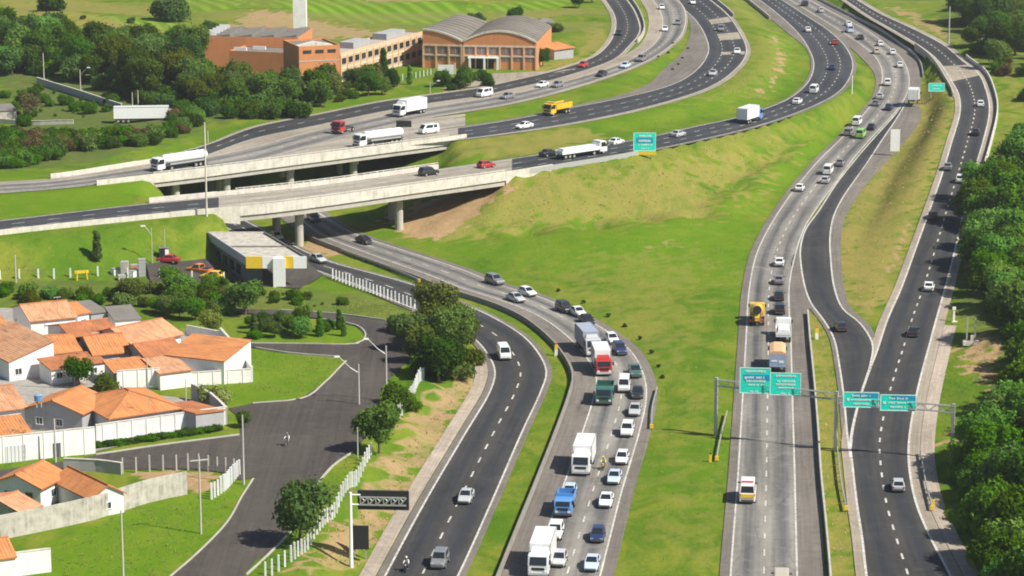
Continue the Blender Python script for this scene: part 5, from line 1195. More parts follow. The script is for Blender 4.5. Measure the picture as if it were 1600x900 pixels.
house((148,554),(202,549),(112,529),'orange gabled house with grey flank in the middle of the upper block',3.1,'gu',1.5,.45,PLAST_GREY,TILE,[('f',.6,1.7,1.2,1.0)],[('f',.25,.9,2.1)])
house((207,537),(282,522),(172,514),'broad low faded roof at the back right of the upper block',3.2,'gu',1.5,.45,PLAST,TILE_OLD)
house((234,564),(291,556),(199,541),'darker orange gabled house left of the end house',3.0,'gu',1.5,.45,PLAST_GREY,TILE_DK,[('f',.5,1.7,1.2,1.0)])
house((350,565),(392,546),(279,546),'bright orange monopitch roof on the end house of the upper block',3.4,'sr',1.4,.12,PLAST,TILE,[('l',.3,1.6,1.6,1.2)])
house((80,577),(163,565),(66,567),'long low tiled porch in front of the upper block, left one',2.5,'sb',.6,.3,PLAST,TILE_DK,[('f',.15,1.4,1.0,.9),('f',.8,1.4,1.0,.9)],[('f',.45,.9,2.1)])
house((180,583),(234,577),(158,572),'low tiled porch beside the white garden wall',2.5,'sb',.7,.3,PLAST,TILE,[('f',.6,1.4,1.2,.9)],[('f',.2,1.0,2.1)])
house((250,584),(298,578),(243,566),'small tiled porch under the bright monopitch roof',2.5,'sb',.7,.25,PLAST,TILE_OLD)
house((-30,645),(40,636),(-40,606),'faded gabled roof at the left of the lower block',3.2,'gu',1.5,.45,PLAST2,TILE_OLD,[('f',.6,1.6,1.2,1)])
house((128,646),(170,624),(40,637),'dark-flanked house with broad orange roof in the lower block',3.1,'gu',1.5,.4,PLAST_GREY,TILE,[('l',.25,1.5,1.0,1.0),('l',.6,1.5,1.0,1.0)])  # grey plaster here stands in for shade on the left-facing wall
house((172,652),(280,636),(122,622),'big hipped orange roof at the right of the lower block',3.0,'hip',1.8,.5,PLAST2,TILE,[('f',.25,1.5,1.4,1.1),('f',.75,1.5,1.2,1.0)],[('f',.5,1.0,2.2)])
house((306,652),(350,641),(288,630),'low orange-tiled carport at the right corner of the lower block',2.2,'sl',.5,.2,PLAST_GREY,TILE_DK)
house((-15,690),(52,683),(-30,665),'orange lean-to roof behind the tall white wall at left',3.0,'sb',.9,.2,PLAST,TILE)
house((63,761),(102,741),(8,744),'cream bungalow with a gabled orange roof below the street',3.0,'gu',1.3,.5,PLAST,TILE,[('f',.5,1.5,1.2,1.0),('l',.3,1.6,1.2,1.0)],[('l',.75,1.0,2.1)])
house((142,779),(193,769),(99,747),'bungalow with a sharp orange roof against the old wall',2.6,'gv',1.3,.3,PLAST2,TILE,[('f',.5,1.3,1.0,.9)])
house((32,800),(62,790),(-14,774),'low orange roof behind the stained wall at left',2.6,'gu',1.0,.35,PLAST_OLD,TILE_OLD)
house((-20,876),(24,870),(-30,846),'white house corner at the lower left with a small orange roof',3.0,'gu',1.2,.2,PLAST,TILE)

def roof_tank(px, py, z, label, r=.55):
    t_ = empty('water_tank', up(px, py, z), 0, 1, label, 'water tank'); MB().tube((0, 0, 0), (0, 0, .8), r, r * 1.1, 14).build('tank', plain('tank_blue', (.12, .25, .42), .5), t_); MB().tube((0, 0, .8), (0, 0, .95), r * 1.15, r * .6, 14).build('lid', plain('tank_lid', (.2, .32, .48), .5), t_)
    for k in range(3): MB().box((r * .7 * math.cos(k * 2.1), r * .7 * math.sin(k * 2.1), -.45), (.14, .14, .95)).build('leg', CONC, t_)
def antenna(px, py, z, label):
    t_ = empty('antenna', up(px, py, z), rnd.uniform(0, 1), 1, label, 'antenna'); MB().tube((0, 0, -.6), (0, 0, 2.2), .04, .03, 6).build('mast', STEEL, t_); MB().tube((-.6, 0, 2.0), (.6, 0, 2.0), .03, .03, 5).build('boom', STEEL, t_)
    for k in range(5): MB().tube((-.5 + k * .25, -.3, 2.0), (-.5 + k * .25, .3, 2.0), .02, .02, 4).build('element', STEEL, t_)
roof_tank(60, 626, 7.2, 'small blue water tank on the left roof of the lower block')
antenna(150, 540, 7.0, 'aerial above the middle roofs of the upper block'); antenna(232, 626, 7.4, 'aerial above the big hipped roof'); antenna(52, 742, 6.6, 'aerial above the cream bungalow'); antenna(90, 484, 8.0, 'aerial above the tall white house')
def bwall(pts, h, mat, label, w=.25, cap=True, gates=(), ribs=0):
    P = along(pts, 3.0); o = Vector(P[0]); t_ = empty('boundary_wall', o, 0, 1, label, 'wall'); P = [Vector(p) - o for p in P]
    wall_along('wall_panel', P, h, w, mat, t_, -.5)
    if cap: wall_along('coping', [p + Vector((0, 0, h + .002)) for p in P], .1, w + .12, CONC_W, t_, 0)
    L_ = (P[-1] - P[0]); d = L_.normalized(); a_ = math.atan2(d.y, d.x); n_ = Vector((d.y, -d.x, 0))
    for f, gw, gh, gm in gates:
        gt = MB().box((0, 0, 0), (gw, .06, gh)).build('gate', gm, t_, P[0] + L_ * f + n_ * (w / 2 + .05) + Vector((0, 0, gh / 2 - .1)), a_)
        for k in range(int(gw / .5)): MB().box((-gw / 2 + .25 + k * .5, -.05, 0), (.05, .05, gh)).build('bar', STEEL, gt)
    for k in range(ribs): MB().box((0, 0, 0), (.28, .1, h + .35)).build('pilaster', mat, t_, P[0] + L_ * ((k + .5) / ribs) + n_ * (w / 2 + .03) + Vector((0, 0, h / 2 - .2)), a_)
    return t_
bwall([(183,611),(250,606)], 3.0, PLAST, 'tall white garden wall with panels in front of the upper block', ribs=3)
bwall([(252,606),(392,597)], 2.0, PLAST, 'long white wall below the end house of the upper block', gates=((.25, 1.0, 1.9, STEEL),), ribs=6)
bwall([(394,597),(368,560),(345,534)], 2.2, PLAST2, 'side wall running back behind the end house')
bwall([(292,524),(345,534)], 1.6, PLAST, 'short bright wall behind the bright monopitch roof')
bwall([(150,692),(352,663)], 2.5, PLAST2, 'long pale wall in front of the lower block', ribs=9)
bwall([(354,663),(330,640),(300,625)], 2.4, PLAST_GREY, 'grey return wall at the right end of the lower block')
bwall([(-10,725),(149,708)], 3.6, PLAST, 'tall white wall facing the street at left', gates=((.22, 2.8, 2.4, PLAST2), (.62, 1.0, 2.1, STEEL_D)), ribs=5)
bwall([(0,843),(75,828),(150,811),(228,786),(292,772)], 3.0, PLAST_OLD, 'long stained old wall bordering the green lot', cap=False)
bwall([(-10,905),(80,893)], 2.8, PLAST, 'white wall at the lower left corner')
bwall([(58,131),(110,147),(190,173)], 1.6, PLAST_GREY, 'long low wall running down to the parked trailer')
bwall([(0,192),(40,195),(115,194)], .9, CONC_W, 'low pale wall in the scrub at left', .2)
bwall([(100,735),(150,737),(190,742)], 1.6, PLAST_GREY, 'grey wall at the street end of the bungalow yard')
for pts, nm in (([(-40,600),(80,606),(250,606),(392,597),(345,534),(200,497),(110,482),(-40,482)], 'upper'), ([(-40,722),(150,706),(352,662),(300,624),(180,612),(-40,600)], 'lower')):
    tag(poly_sheet('yard_paving', [G(*p) + Vector((0, 0, .1)) for p in pts], plain('yard_concrete', (.3, .28, .25), .9, 0, .2, .2, 1)), 'pale concrete yards between the ' + nm + ' houses', 'paving', kind='structure')

# ------------------------------------------------------------------ petrol station
zt = 6.5; g0 = 1.4
BL, BR, FR, FL = (up(*p, zt) for p in ((325,363), (413,363), (479,402), (384,402)))
ST = empty('petrol_station', Vector((FL.x, FL.y, g0)), 0, 1, 'petrol station with grey flat canopy, yellow and white fascia and broad white column', 'building'); O = Vector((FL.x, FL.y, g0))
q = [p - O for p in (FL, FR, BR, BL)]
dn = lambda p, k: p - Vector((0, 0, k))
mb = MB(); mb.hexa([dn(p, .9) for p in q] + [dn(p, .25) for p in q]); mb.build('roof_slab', plain('roof_gravel', (.42, .39, .33), .9, 0, .2, .3, .8), ST)
for k, m in ((1, FIBRE), (2, CONC_W), (3, plain('fascia_grey', (.33, .36, .44)))):
    a, b = q[k], q[(k + 1) % 4]; wall_along('fascia', [dn(a, 1.4), dn(b, 1.4)], 1.5, .22, m, ST)
segs = [(0, .27, 'y'), (.27, .45, 'w'), (.45, .62, 'w'), (.62, .78, 'y'), (.78, 1, 'w')]
for s0, s1, c_ in segs:
    a, b = q[0].lerp(q[1], s0 + .002), q[0].lerp(q[1], s1 - .002); wall_along('fascia_panel', [dn(a, 1.95), dn(b, 1.95)], 2.1, .26, YEL_S if c_ == 'y' else WHITE_P, ST)
d_ = (q[3] - q[0])
wall_along('roof_kerb', [q[0].lerp(q[3], .45) + Vector((0,0,-.24)), q[1].lerp(q[2], .45) + Vector((0,0,-.24))], .22, .3, FIBRE, ST)
c0 = q[0].lerp(q[1], .55); MB().box((c0.x, c0.y - .3, 2.2), (2.1, .7, 5.6)).build('column', WHITE_P, ST)
c1 = q[0].lerp(q[1], .55) + d_ * .8; MB().box((c1.x, c1.y, 1.8), (.5, .5, 5.0)).build('column', CONC, ST)
a = q[0] + (q[1] - q[0]) * .03 + d_ * .1; b = a + d_ * .8; w_ = (q[1] - q[0]) * .3
mb = MB(); mb.hexa([Vector((p.x, p.y, -.3)) for p in (a, a + w_, b + w_, b)] + [Vector((p.x, p.y, zt - g0 - .95)) for p in (a, a + w_, b + w_, b)]); sh = mb.build('shop_wall', plain('shop_grey', (.12, .13, .15)), ST)
for k in range(4):
    p = a.lerp(b, .1 + k * .22); p2 = a.lerp(b, .1 + k * .22 + .14); n_ = Vector((-(b - a).y, (b - a).x, 0)).normalized() * .03
    MB().face([Vector((p2.x, p2.y, 1)) + n_, Vector((p.x, p.y, 1)) + n_, Vector((p.x, p.y, 2.8)) + n_, Vector((p2.x, p2.y, 2.8)) + n_]).build('window', WINDOW, sh)
tag(poly_sheet('forecourt', [G(*p) + Vector((0, 0, .09)) for p in ((228,412),(330,404),(352,438),(300,443),(235,440))], ASP_STREET), 'dark forecourt beside the petrol station', 'forecourt', kind='structure')
tag(poly_sheet('forecourt', [G(*p) + Vector((0, 0, .12)) for p in ((352,440),(385,408),(482,410),(505,430),(470,452),(420,448))], ASP_STREET), 'shaded forecourt under the petrol station canopy', 'forecourt', kind='structure')
place_car(0,0,None,'pickup','orange','orange pickup parked left of the petrol station',None,math.radians(60),G(311,428)+Vector((0,0,.12)))
place_car(0,0,None,'hatchback','yellow','yellow hatchback behind the white post fence',None,math.radians(75),G(331,437)+Vector((0,0,.12)))
place_car(0,0,None,'sedan','red','dull red sedan parked by the yard kiosk',None,math.radians(80),G(262,411)+Vector((0,0,.12)))
t_ = empty('kiosk', G(256, 405), .2, 1, 'small black and white kiosk box in the yard', 'kiosk'); MB().box((-.3, 0, .9), (1.0, .9, 2.2)).build('cabinet', BLACK, t_); MB().box((.55, 0, .85), (.65, .85, 2.0)).build('side_panel', WHITE_P, t_); MB().box((.1, 0, 2.1), (1.9, 1.1, .12)).build('roof', FIBRE, t_)
rr = random.Random(3)
for k, (px, py) in enumerate(((182,428),(195,430),(208,432),(222,431),(190,437),(212,425))):
    t_ = empty('scrap_container', G(px, py), rr.uniform(0, 3), 1, ['white dented skip, leftmost in the scrap yard', 'tall grey crate in the scrap yard', 'white crate in the middle of the scrap yard', 'grey upright crate at the right of the scrap yard', 'low pale bin at the front of the scrap yard', 'rust-stained bin at the back of the scrap yard'][k], 'container')
    h_ = [1.0, 2.4, 1.1, 3.0, .8, 1.3][k]; m_ = [WHITE_P, CONC, WHITE_P, PLAST_GREY, PLAST2, TILE_OLD][k]
    MB().box((0, 0, h_ / 2 - .1), (1.7 if k != 3 else 1.1, 1.2, h_), top=(1.1, 1.1)).build('bin', m_, t_); MB().box((0, 0, h_ + .0), (1.8 if k != 3 else 1.2, 1.3, .12)).build('rim', STEEL, t_)
t_ = empty('road_works_stand', G(128, 437), .3, 1, 'yellow trestle on the grass behind the white posts', 'trestle')
for s in (-1, 1):
    for y in (-.3, .3): MB().tube((s * .9, y * 1.5, 0), (s * .8, y * .2, 1.6), .09, .08, 6).build('leg', YEL_S, t_)
MB().box((0, 0, 1.4), (2.4, .12, .5)).build('board', YEL_S, t_)

# ------------------------------------------------------------------ brick factory
GF = 8.4
VAULT = stained('vault_sheeting', (.2, .178, .148), (.08, .072, .06), .9, .12, streak=False)
DUSTY = plain('dusty_glass', (.2, .16, .16), .3, 0, .5, .35, .6)
def block(A, B, depth, h, label, mat, roofm, name='factory_building', base=GF, par=.5):
    a = up(*A, base + h); b = up(*B, base + h); u = b - a; w = u.length; rz = math.atan2(u.y, u.x); a.z = base
    t_ = empty(name, a, rz, 1, label, 'factory')
    mb = MB(); mb.box((w / 2, depth / 2, h / 2 - .4), (w, depth, h + .8)); mb.build('wall', mat, t_)
    MB().box((w / 2, depth / 2, h + .06), (w - .5, depth - .5, .1)).build('roof', roofm, t_)
    pp = MB()
    for c, d in (((w/2, .12, h + par/2), (w, .24, par)), ((w/2, depth - .12, h + par/2), (w, .24, par)), ((.12, depth/2, h + par/2), (.24, depth - .5, par)), ((w - .12, depth/2, h + par/2), (.24, depth - .5, par))): pp.box(c, d)
    pp.build('parapet', mat, t_)
    return t_, w
t_, w = block((320,60), (466,62), 20, 7.0, 'long low brick factory block with saw-tooth grey roof at left', BRICK, FIBRE)
for k in range(4):
    x0 = .6 + k * (w - 1.2) / 4; x1 = x0 + (w - 1.2) / 4 - .05
    mb = MB(); mb.hexa([(x0, .8 + 0, 7.12), (x1, .8, 7.12), (x1, 19, 7.12), (x0, 19, 7.12), (x0, .8, 7.3), (x1, .8, 8.1), (x1, 19, 8.1), (x0, 19, 7.3)]); mb.build('roof_tooth', FIBRE, t_)
for k in range(5): MB().box((1.0 + k * .1, 3 + k * 3.6, 8.0), (2.6, .5, 1.0)).build('roof_light', WHITE_P, t_)
t_, w = block((358,82), (464,86), 11, 5.0, 'lower brick annex in front of the saw-tooth block', BRICK, FIBRE)
for k in range(2): MB().box((1.5 + k * 4, 4 + k * 3, 5.5), (3.4, .5, .8)).build('roof_light', WHITE_P, t_)
t_, w = block((467,76), (531,73), 14, 9.6, 'tall square brick corner block of the factory', BRICK, FIBRE)
for k in range(3): MB().box((w * (.2 + .3 * k), -.03, 8.7), (w * .2, .1, .8)).build('window', WINDOW, t_)
MB().box((w * .5, 0, 6.4), (w + .1, .12, .3)).build('band', CONC, t_)
mb = MB(); mb.face([(0, .1, 10.1), (w * .85, .1, 10.1), (w * .42, .1, 11.0)]); mb.face([(w*.85, 3, 10.1), (0, 3, 10.1), (w*.42, 3, 11.0)]); mb.face([(0, .1, 10.1), (w*.42, .1, 11.0), (w*.42, 3, 11.0), (0, 3, 10.1)]); mb.face([(w*.42, .1, 11.0), (w*.85, .1, 10.1), (w*.85, 3, 10.1), (w*.42, 3, 11.0)]); mb.build('gable', CONC_W, t_)
t_, w = block((532,86), (660,52), 7, 7.0, 'long two-storey peach factory wing with rows of dark windows', PEACH, plain('roof_dusty', (.36, .33, .29), .9))
for fl, zz in ((0, 2.0), (1, 5.3)):
    for k in range(13):
        o = MB().box((0, 0, 0), (w / 13 * .62, .1, 1.5)).build('window', BLACK if (k + fl) % 4 else WINDOW, t_, (w * (k + .5) / 13, -.03, zz)); MB().box((0, -.02, -.8), (w / 13 * .7, .2, .12)).build('sill', CONC_W, o)
for zz in (3.55, 6.6, .3): MB().box((w / 2, -.02, zz), (w, .16, .22)).build('band', CONC_W, t_)
for k in range(14): MB().box((w * k / 13, -.08, 3.4), (.3, .2, 6.9)).build('pilaster', PEACH, t_)
MB().box((w * .33, 4, 7.9), (9, 4, 1.5)).build('roof_tank', PLAST_GREY, t_); MB().box((w * .75, 4, 7.9), (11, 4, 1.5)).build('roof_tank', PLAST_GREY, t_)

def hall(A, B, label, half=False):
    a = up(*A, GF); b = up(*B, GF); u = b - a; w = u.length; rz = math.atan2(u.y, u.x); zs = 6.9; ri = 2.7; dp = 34
    t_ = empty('factory_hall', a, rz, 1, label, 'factory')
    n = 20; arc = [(w * k / n, zs + ri * max(0, math.sin(math.pi * ((.5 + .5 * k / n) if half else k / n))) ** .9) for k in range(n + 1)]
    mb = MB(); mb.face([(0, 0, -.6), (w, 0, -.6)] + [(x, 0, z) for x, z in reversed(arc)]); mb.face([(w, dp, -.6), (0, dp, -.6)] + [(x, dp, z) for x, z in arc])
    mb.face([(0, dp, -.6), (0, 0, -.6), (0, 0, arc[0][1]), (0, dp, arc[0][1])]); mb.face([(w, 0, -.6), (w, dp, -.6), (w, dp, zs), (w, 0, zs)]); mb.build('wall', BRICK, t_)
    rf = MB()
    for (x0, z0), (x1, z1) in zip(arc, arc[1:]): rf.hexa([(x0, .3, z0 + .02), (x1, .3, z1 + .02), (x1, dp, z1 + .02), (x0, dp, z0 + .02), (x0, .3, z0 + .22), (x1, .3, z1 + .22), (x1, dp, z1 + .22), (x0, dp, z0 + .22)])
    rf.build('roof', VAULT, t_)
    for k in range(9): 
        sm = MB()
        for (x0, z0), (x1, z1) in zip(arc, arc[1:]): sm.hexa([(x0, 2 + k * 3.6, z0 + .2), (x1, 2 + k * 3.6, z1 + .2), (x1, 2.25 + k * 3.6, z1 + .2), (x0, 2.25 + k * 3.6, z0 + .2), (x0, 2 + k * 3.6, z0 + .32), (x1, 2 + k * 3.6, z1 + .32), (x1, 2.25 + k * 3.6, z1 + .32), (x0, 2.25 + k * 3.6, z0 + .32)])
        sm.build('roof_seam', VAULT, t_)
    rm = MB()
    for (x0, z0), (x1, z1) in zip(arc, arc[1:]): rm.hexa([(x0, -.2, z0 - .1), (x1, -.2, z1 - .1), (x1, .28, z1 - .1), (x0, .28, z0 - .1), (x0, -.2, z0 + .4), (x1, -.2, z1 + .4), (x1, .28, z1 + .4), (x0, .28, z0 + .4)])
    rm.build('arch_rim', CONC_W, t_)
    for zz, hh in ((5.8, .35), (3.3, .35)): MB().box((w / 2, -.1, zz), (w, .2, hh)).build('band', CONC_W, t_)
    nb = 3 if half else 6
    for k in range(nb + 1): MB().box((w * (k + .03) / (nb + .06), -.14, 2.8), (.4, .26, 5.9)).build('pilaster', PEACH, t_)
    for k in range(nb):
        for zz, hh in ((4.6, 1.5), (2.5, .8)):
            o = MB().box((0, 0, 0), (w / nb * .7, .08, hh)).build('window', DUSTY, t_, (w * (k + .5) / nb, -.02, zz)); MB().box((0, -.03, 0), (.12, .08, hh)).build('mullion', PEACH, o)
    return t_, w
hall((661,105), (722,107), 'left half-vaulted brick hall joined to the peach factory wing', True)
t_, w = hall((724,107), (838,109), 'right vaulted brick hall with a dark entrance porch')
MB().box((w * .28, -.8, 3.0), (w * .42, 1.8, .22)).build('porch_roof', WHITE_P, t_); MB().box((w * .27, -.06, 1.2), (w * .3, .12, 2.9)).build('entrance', BLACK, t_)
for k in (.1, .3, .48): MB().box((w * k, -1.5, 1.2), (.5, .5, 3.4)).build('porch_column', WHITE_P, t_)
A = G(470, 92); A = up(466, 66, GF)
t_ = empty('water_tower', Vector((A.x, A.y + 8, GF)), 0, 1, 'plain white square water tower behind the brick factory', 'tower')
MB().box((0, 0, 13), (3.6, 3.6, 27)).build('shaft', PLAST, t_)
for k in range(9): MB().box((-1.84, 0, 2 + k * 2.7), (.1, .9, .08)).build('rung', STEEL_D, t_)
MB().box((0, 0, 26.7), (4.0, 4.0, .4)).build('cap', CONC_W, t_)
A = up(851, 80, GF); t_ = empty('watch_tower', A, .15, 1, 'small stilted tower with a flat hipped cap beside the factory hall', 'tower')
for sx in (-1, 1):
    for sy in (-1, 1): MB().box((sx * 1.3, sy * 1.3, 2.4), (.35, .35, 5.6)).build('leg', PLAST_GREY, t_)
MB().box((0, 0, 3.9), (3.0, 3.0, .3)).build('platform', CONC, t_); MB().box((0, .3, 2.0), (2.3, 2.0, 3.4)).build('store_room', BLACK, t_)
MB().box((0, 0, 6.6), (2.6, 2.6, 3.0)).build('cabin', PLAST, t_); MB().box((0, 0, 8.5), (5.2, 4.6, .9), top=(.35, .35)).build('roof', FIBRE, t_)
house((866,78),(896,74),(862,66),'small orange-roofed shed beside the stilted tower',2.6,'gu',.8,.4,PLAST_GREY,TILE,g=GF,name='shed',cat='shed')
tag(poly_sheet('factory_apron', [G(*p) + Vector((0, 0, .15)) for p in ((690,140),(760,116),(860,112),(900,108),(830,122),(745,136))], SHOULDER_PALE), 'pale concrete apron in front of the factory halls', 'paving', kind='structure')
house((-12,174),(26,172),(-16,166),'low white-roofed shed in the scrub at far left',2.2,'sb',.3,.2,PLAST_OLD,FIBRE,g=7.0,name='shed',cat='shed')
t_ = empty('gate_panel', G(698, 116), 0, 1, 'pale painted gate panel below the left hall', 'gate'); MB().box((0, 0, 1.2), (4.0, .15, 2.4)).build('leaf', PLAST2, t_)
for s in (-1, 1): MB().box((s * 2.1, 0, 1.3), (.3, .3, 2.9)).build('post', CONC_W, t_)

# ------------------------------------------------------------------ vegetation
def crown_mesh(name, seed, lobes, nleaf, leaf, squash=1.0):
    """many leaf-sized faces spread over uneven lobes (x, y, z, r)"""
    g = np.random.default_rng(seed); lb = np.array(lobes, float); wgt = lb[:, 3]**2; k = g.choice(len(lb), nleaf, p=wgt / wgt.sum())
    d = g.normal(size=(nleaf, 3)); d[:, 2] += .25; d /= np.linalg.norm(d, axis=1, keepdims=True)
    bumpy = 1 + .34 * np.sin(d[:, 0] * 7 + k * 3.1) * np.sin(d[:, 1] * 6 + k) * np.cos(d[:, 2] * 5 + 2 * k)
    rr = lb[k, 3] * (.55 + .5 * g.random(nleaf) ** .5) * bumpy
    stray = g.random(nleaf) < .1; rr = np.where(stray, rr * g.uniform(1.05, 1.4, nleaf), rr)
    c = lb[k, :3] + d * rr[:, None] * np.array([1, 1, squash]); keep = c[:, 2] > .05; c = c[keep]; d = d[keep]; n = len(c)
    nr = d + g.normal(0, .55, (n, 3)); nr /= np.linalg.norm(nr, axis=1, keepdims=True)
    a = np.cross(nr, g.normal(size=(n, 3))); a /= np.linalg.norm(a, axis=1, keepdims=True); b = np.cross(nr, a)
    s = leaf * g.uniform(.55, 1.25, (n, 1)); s2 = s * g.uniform(.5, .9, (n, 1))
    V = np.empty((n, 4, 3)); V[:, 0] = c - a * s; V[:, 1] = c - b * s2; V[:, 2] = c + a * s; V[:, 3] = c + b * s2
    V[:, [1, 3]] += nr[:, None, :] * s[:, None, :] * .22
    me = bpy.data.meshes.new(name); me.vertices.add(n * 4); me.vertices.foreach_set('co', V.ravel())
    me.loops.add(n * 4); me.loops.foreach_set('vertex_index', np.arange(n * 4)); me.polygons.add(n)
    me.polygons.foreach_set('loop_start', np.arange(0, n * 4, 4)); me.polygons.foreach_set('loop_total', np.full(n, 4)); me.update(calc_edges=True)
    return me
def trunk_mesh(name, seed, h, r, spread, limbs):
    rr = random.Random(seed); mb = MB(); top = Vector((rr.uniform(-.2, .2), rr.uniform(-.2, .2), h)); mid = Vector((top.x * .4, top.y * .5, h * .5))
    mb.tube((0, 0, -.5), mid, r * 1.25, r * .9, 8); mb.tube(mid, top, r * .9, r * .6, 8)
    for k in range(limbs):
        a = 2 * math.pi * (k + rr.random() * .5) / limbs; e = top + Vector((math.cos(a) * spread, math.sin(a) * spread, spread * rr.uniform(.5, 1.1)))
        s = mid.lerp(top, rr.uniform(.5, 1)); m = s.lerp(e, .5) + Vector((0, 0, .2)); mb.tube(s, m, r * .5, r * .35, 6); mb.tube(m, e, r * .35, r * .12, 6)
    return mb.mesh(name, BARK)
def lobes_of(seed, n, R, z0, z1, fr):
    rr = random.Random(seed); L = [(0, 0, (z0 + z1) / 2, R * .62)]
    for k in range(n):
        a = 2.4 * k + rr.uniform(-.4, .4); q = R * rr.uniform(.35, .72); z = z0 + (z1 - z0) * rr.random()
        L.append((q * math.cos(a), q * math.sin(a), z, R * rr.uniform(*fr)))
    return L
LEAF = {'dark': leafmat('leaf_dark', (.04, .098, .012), (.066, .145, .018)), 'mid': leafmat('leaf_green', (.055, .145, .011), (.092, .205, .016)), 'lush': leafmat('leaf_lush', (.06, .19, .006), (.1, .26, .009)),
        'olive': leafmat('leaf_olive', (.075, .125, .014), (.12, .17, .02)), 'brown': leafmat('leaf_brown', (.13, .105, .04), (.18, .145, .055)), 'pale': leafmat('leaf_pale', (.16, .24, .04), (.24, .32, .07))}
TM = {}
for s in range(3):
    TM['big', s] = (crown_mesh('crown', 10 + s, lobes_of(s, 11, 4.6, 4.2, 8.2, (.32, .5)), 7600, .27), trunk_mesh('trunk', s, 4.4, .3, 2.6, 6))
    TM['broad', s] = (crown_mesh('crown', 20 + s, lobes_of(40 + s, 9, 3.3, 2.6, 5.4, (.34, .52)), 5200, .24), trunk_mesh('trunk', 30 + s, 2.8, .2, 1.8, 5))
    TM['bush', s] = (crown_mesh('crown', 50 + s, lobes_of(60 + s, 8, 2.1, .5, 1.9, (.34, .52)), 3200, .19), trunk_mesh('stem', 50 + s, .9, .08, .9, 5))
    TM['round', s] = (crown_mesh('crown', 70 + s, lobes_of(80 + s, 8, 2.0, 1.9, 3.2, (.5, .62)), 3600, .18), trunk_mesh('trunk', 70 + s, 1.5, .14, .9, 5))
    TM['column', s] = (crown_mesh('crown', 90 + s, [(0.12 * math.sin(k * 2), .12 * math.cos(k * 3), .9 + k * .62, .85 - .05 * k) for k in range(8)], 2200, .2), trunk_mesh('trunk', 90 + s, 2.5, .1, .4, 3))
    TM['sparse', s] = (crown_mesh('crown', 95 + s, lobes_of(99 + s, 7, 2.8, 2.6, 5.0, (.3, .42)), 700, .2), trunk_mesh('trunk', 95 + s, 3.0, .18, 2.0, 8))
    TM['tuft', s] = (crown_mesh('crown', 120 + s, lobes_of(130 + s, 5, .5, .2, .6, (.4, .6)), 260, .13), trunk_mesh('stem', 120 + s, .3, .03, .25, 4))
for (k, s), (c, t_) in TM.items(): c.materials.append(LEAF['mid'])
vr = random.Random(77); NT_ = [0]
def plant(px, py, kind, leaf, label, sc=1.0, group=None, loc=None, zs=None):
    P = G(px, py) if loc is None else loc; NT_[0] += 1; v = vr.randrange(3); bushy = kind in ('bush', 'tuft')
    s = sc * vr.uniform(.9, 1.1)
    t_ = empty('shrub' if bushy else 'tree', P, vr.uniform(0, 6.28), (s, s, s * (zs or vr.uniform(.9, 1.12))), label, 'shrub' if bushy else 'tree', group)
    c, tr = TM[kind, v]; o = put(c, 'crown' if not bushy else 'foliage', t_); o.material_slots[0].link = 'OBJECT'; o.material_slots[0].material = LEAF[leaf]
    put(tr, 'trunk' if not bushy else 'stem', t_); return t_
taken = []
def scatter(poly, n, kinds, leaves, label, group, sc, dmin, seed):
    """trees of one wood, kept apart from each other"""
    rr = random.Random(seed); xs = [p[0] for p in poly]; ys = [p[1] for p in poly]; done = 0; tries = 0
    while done < n and tries < n * 40:
        tries += 1; px = rr.uniform(min(xs), max(xs)); py = rr.uniform(min(ys), max(ys))
        if not inpoly(poly, np.array([px]), np.array([py]))[0]: continue
        P = G(px, py)
        if any((P.x - q[0])**2 + (P.y - q[1])**2 < (dmin * (.5 + .5 * q[2]))**2 for q in taken): continue
        taken.append((P.x, P.y, 1.0)); done += 1; k = rr.choice(kinds); lf = rr.choice(leaves)
        nm = {'dark': 'dark green', 'mid': 'mid green', 'lush': 'bright green', 'olive': 'olive', 'brown': 'brownish', 'pale': 'pale green'}[lf]
        plant(px, py, k, lf, '%s %s %s' % (nm, {'big': 'tall tree', 'broad': 'broad tree', 'bush': 'shrub', 'round': 'round tree', 'sparse': 'thin tree', 'column': 'narrow tree', 'tuft': 'tuft'}[k], label), rr.uniform(*sc), group, P)
# the wood left of the factory
scatter([(112,126),(200,152),(290,166),(330,168),(318,110),(300,88),(200,78),(120,92)], 62, ['big', 'broad', 'broad'], ['dark', 'mid', 'mid', 'olive'], 'in the wood left of the brick factory', 'trees left of the brick factory', (.85, 1.1), 3.6, 1)
scatter([(330,168),(420,166),(520,168),(520,146),(420,146),(330,140)], 30, ['broad', 'broad', 'bush'], ['dark', 'mid', 'mid', 'olive'], 'in the wood below the brick factory', 'trees below the brick factory', (.8, 1.1), 3.2, 21)
scatter([(520,162),(600,150),(628,134),(560,132),(510,144)], 14, ['broad', 'bush'], ['dark', 'mid', 'olive'], 'below the peach factory wing', 'trees below the factory wing', (.65, .85), 3.0, 2)
scatter([(0,55),(100,58),(125,105),(60,122),(0,122)], 60, ['bush', 'broad', 'bush'], ['mid', 'dark', 'mid', 'lush'], 'in the scrub at the far left edge', 'scrub trees at the far left', (.9, 1.3), 3.0, 3)
scatter([(275,176),(300,176),(325,186),(290,208),(240,226),(120,240),(60,258),(0,268),(0,214),(150,212),(262,212)], 110, ['bush'], ['mid', 'dark', 'mid', 'brown', 'lush'], 'on the bank left of the tanker', 'scrub on the bank above the far viaduct', (.7, 1.15), 2.1, 4)
scatter([(20,150),(70,140),(120,150),(180,165),(160,185),(40,185)], 30, ['bush', 'tuft'], ['mid', 'lush', 'mid'], 'in the field above the parked trailer', 'shrubs above the parked trailer', (.6, 1.0), 2.4, 5)
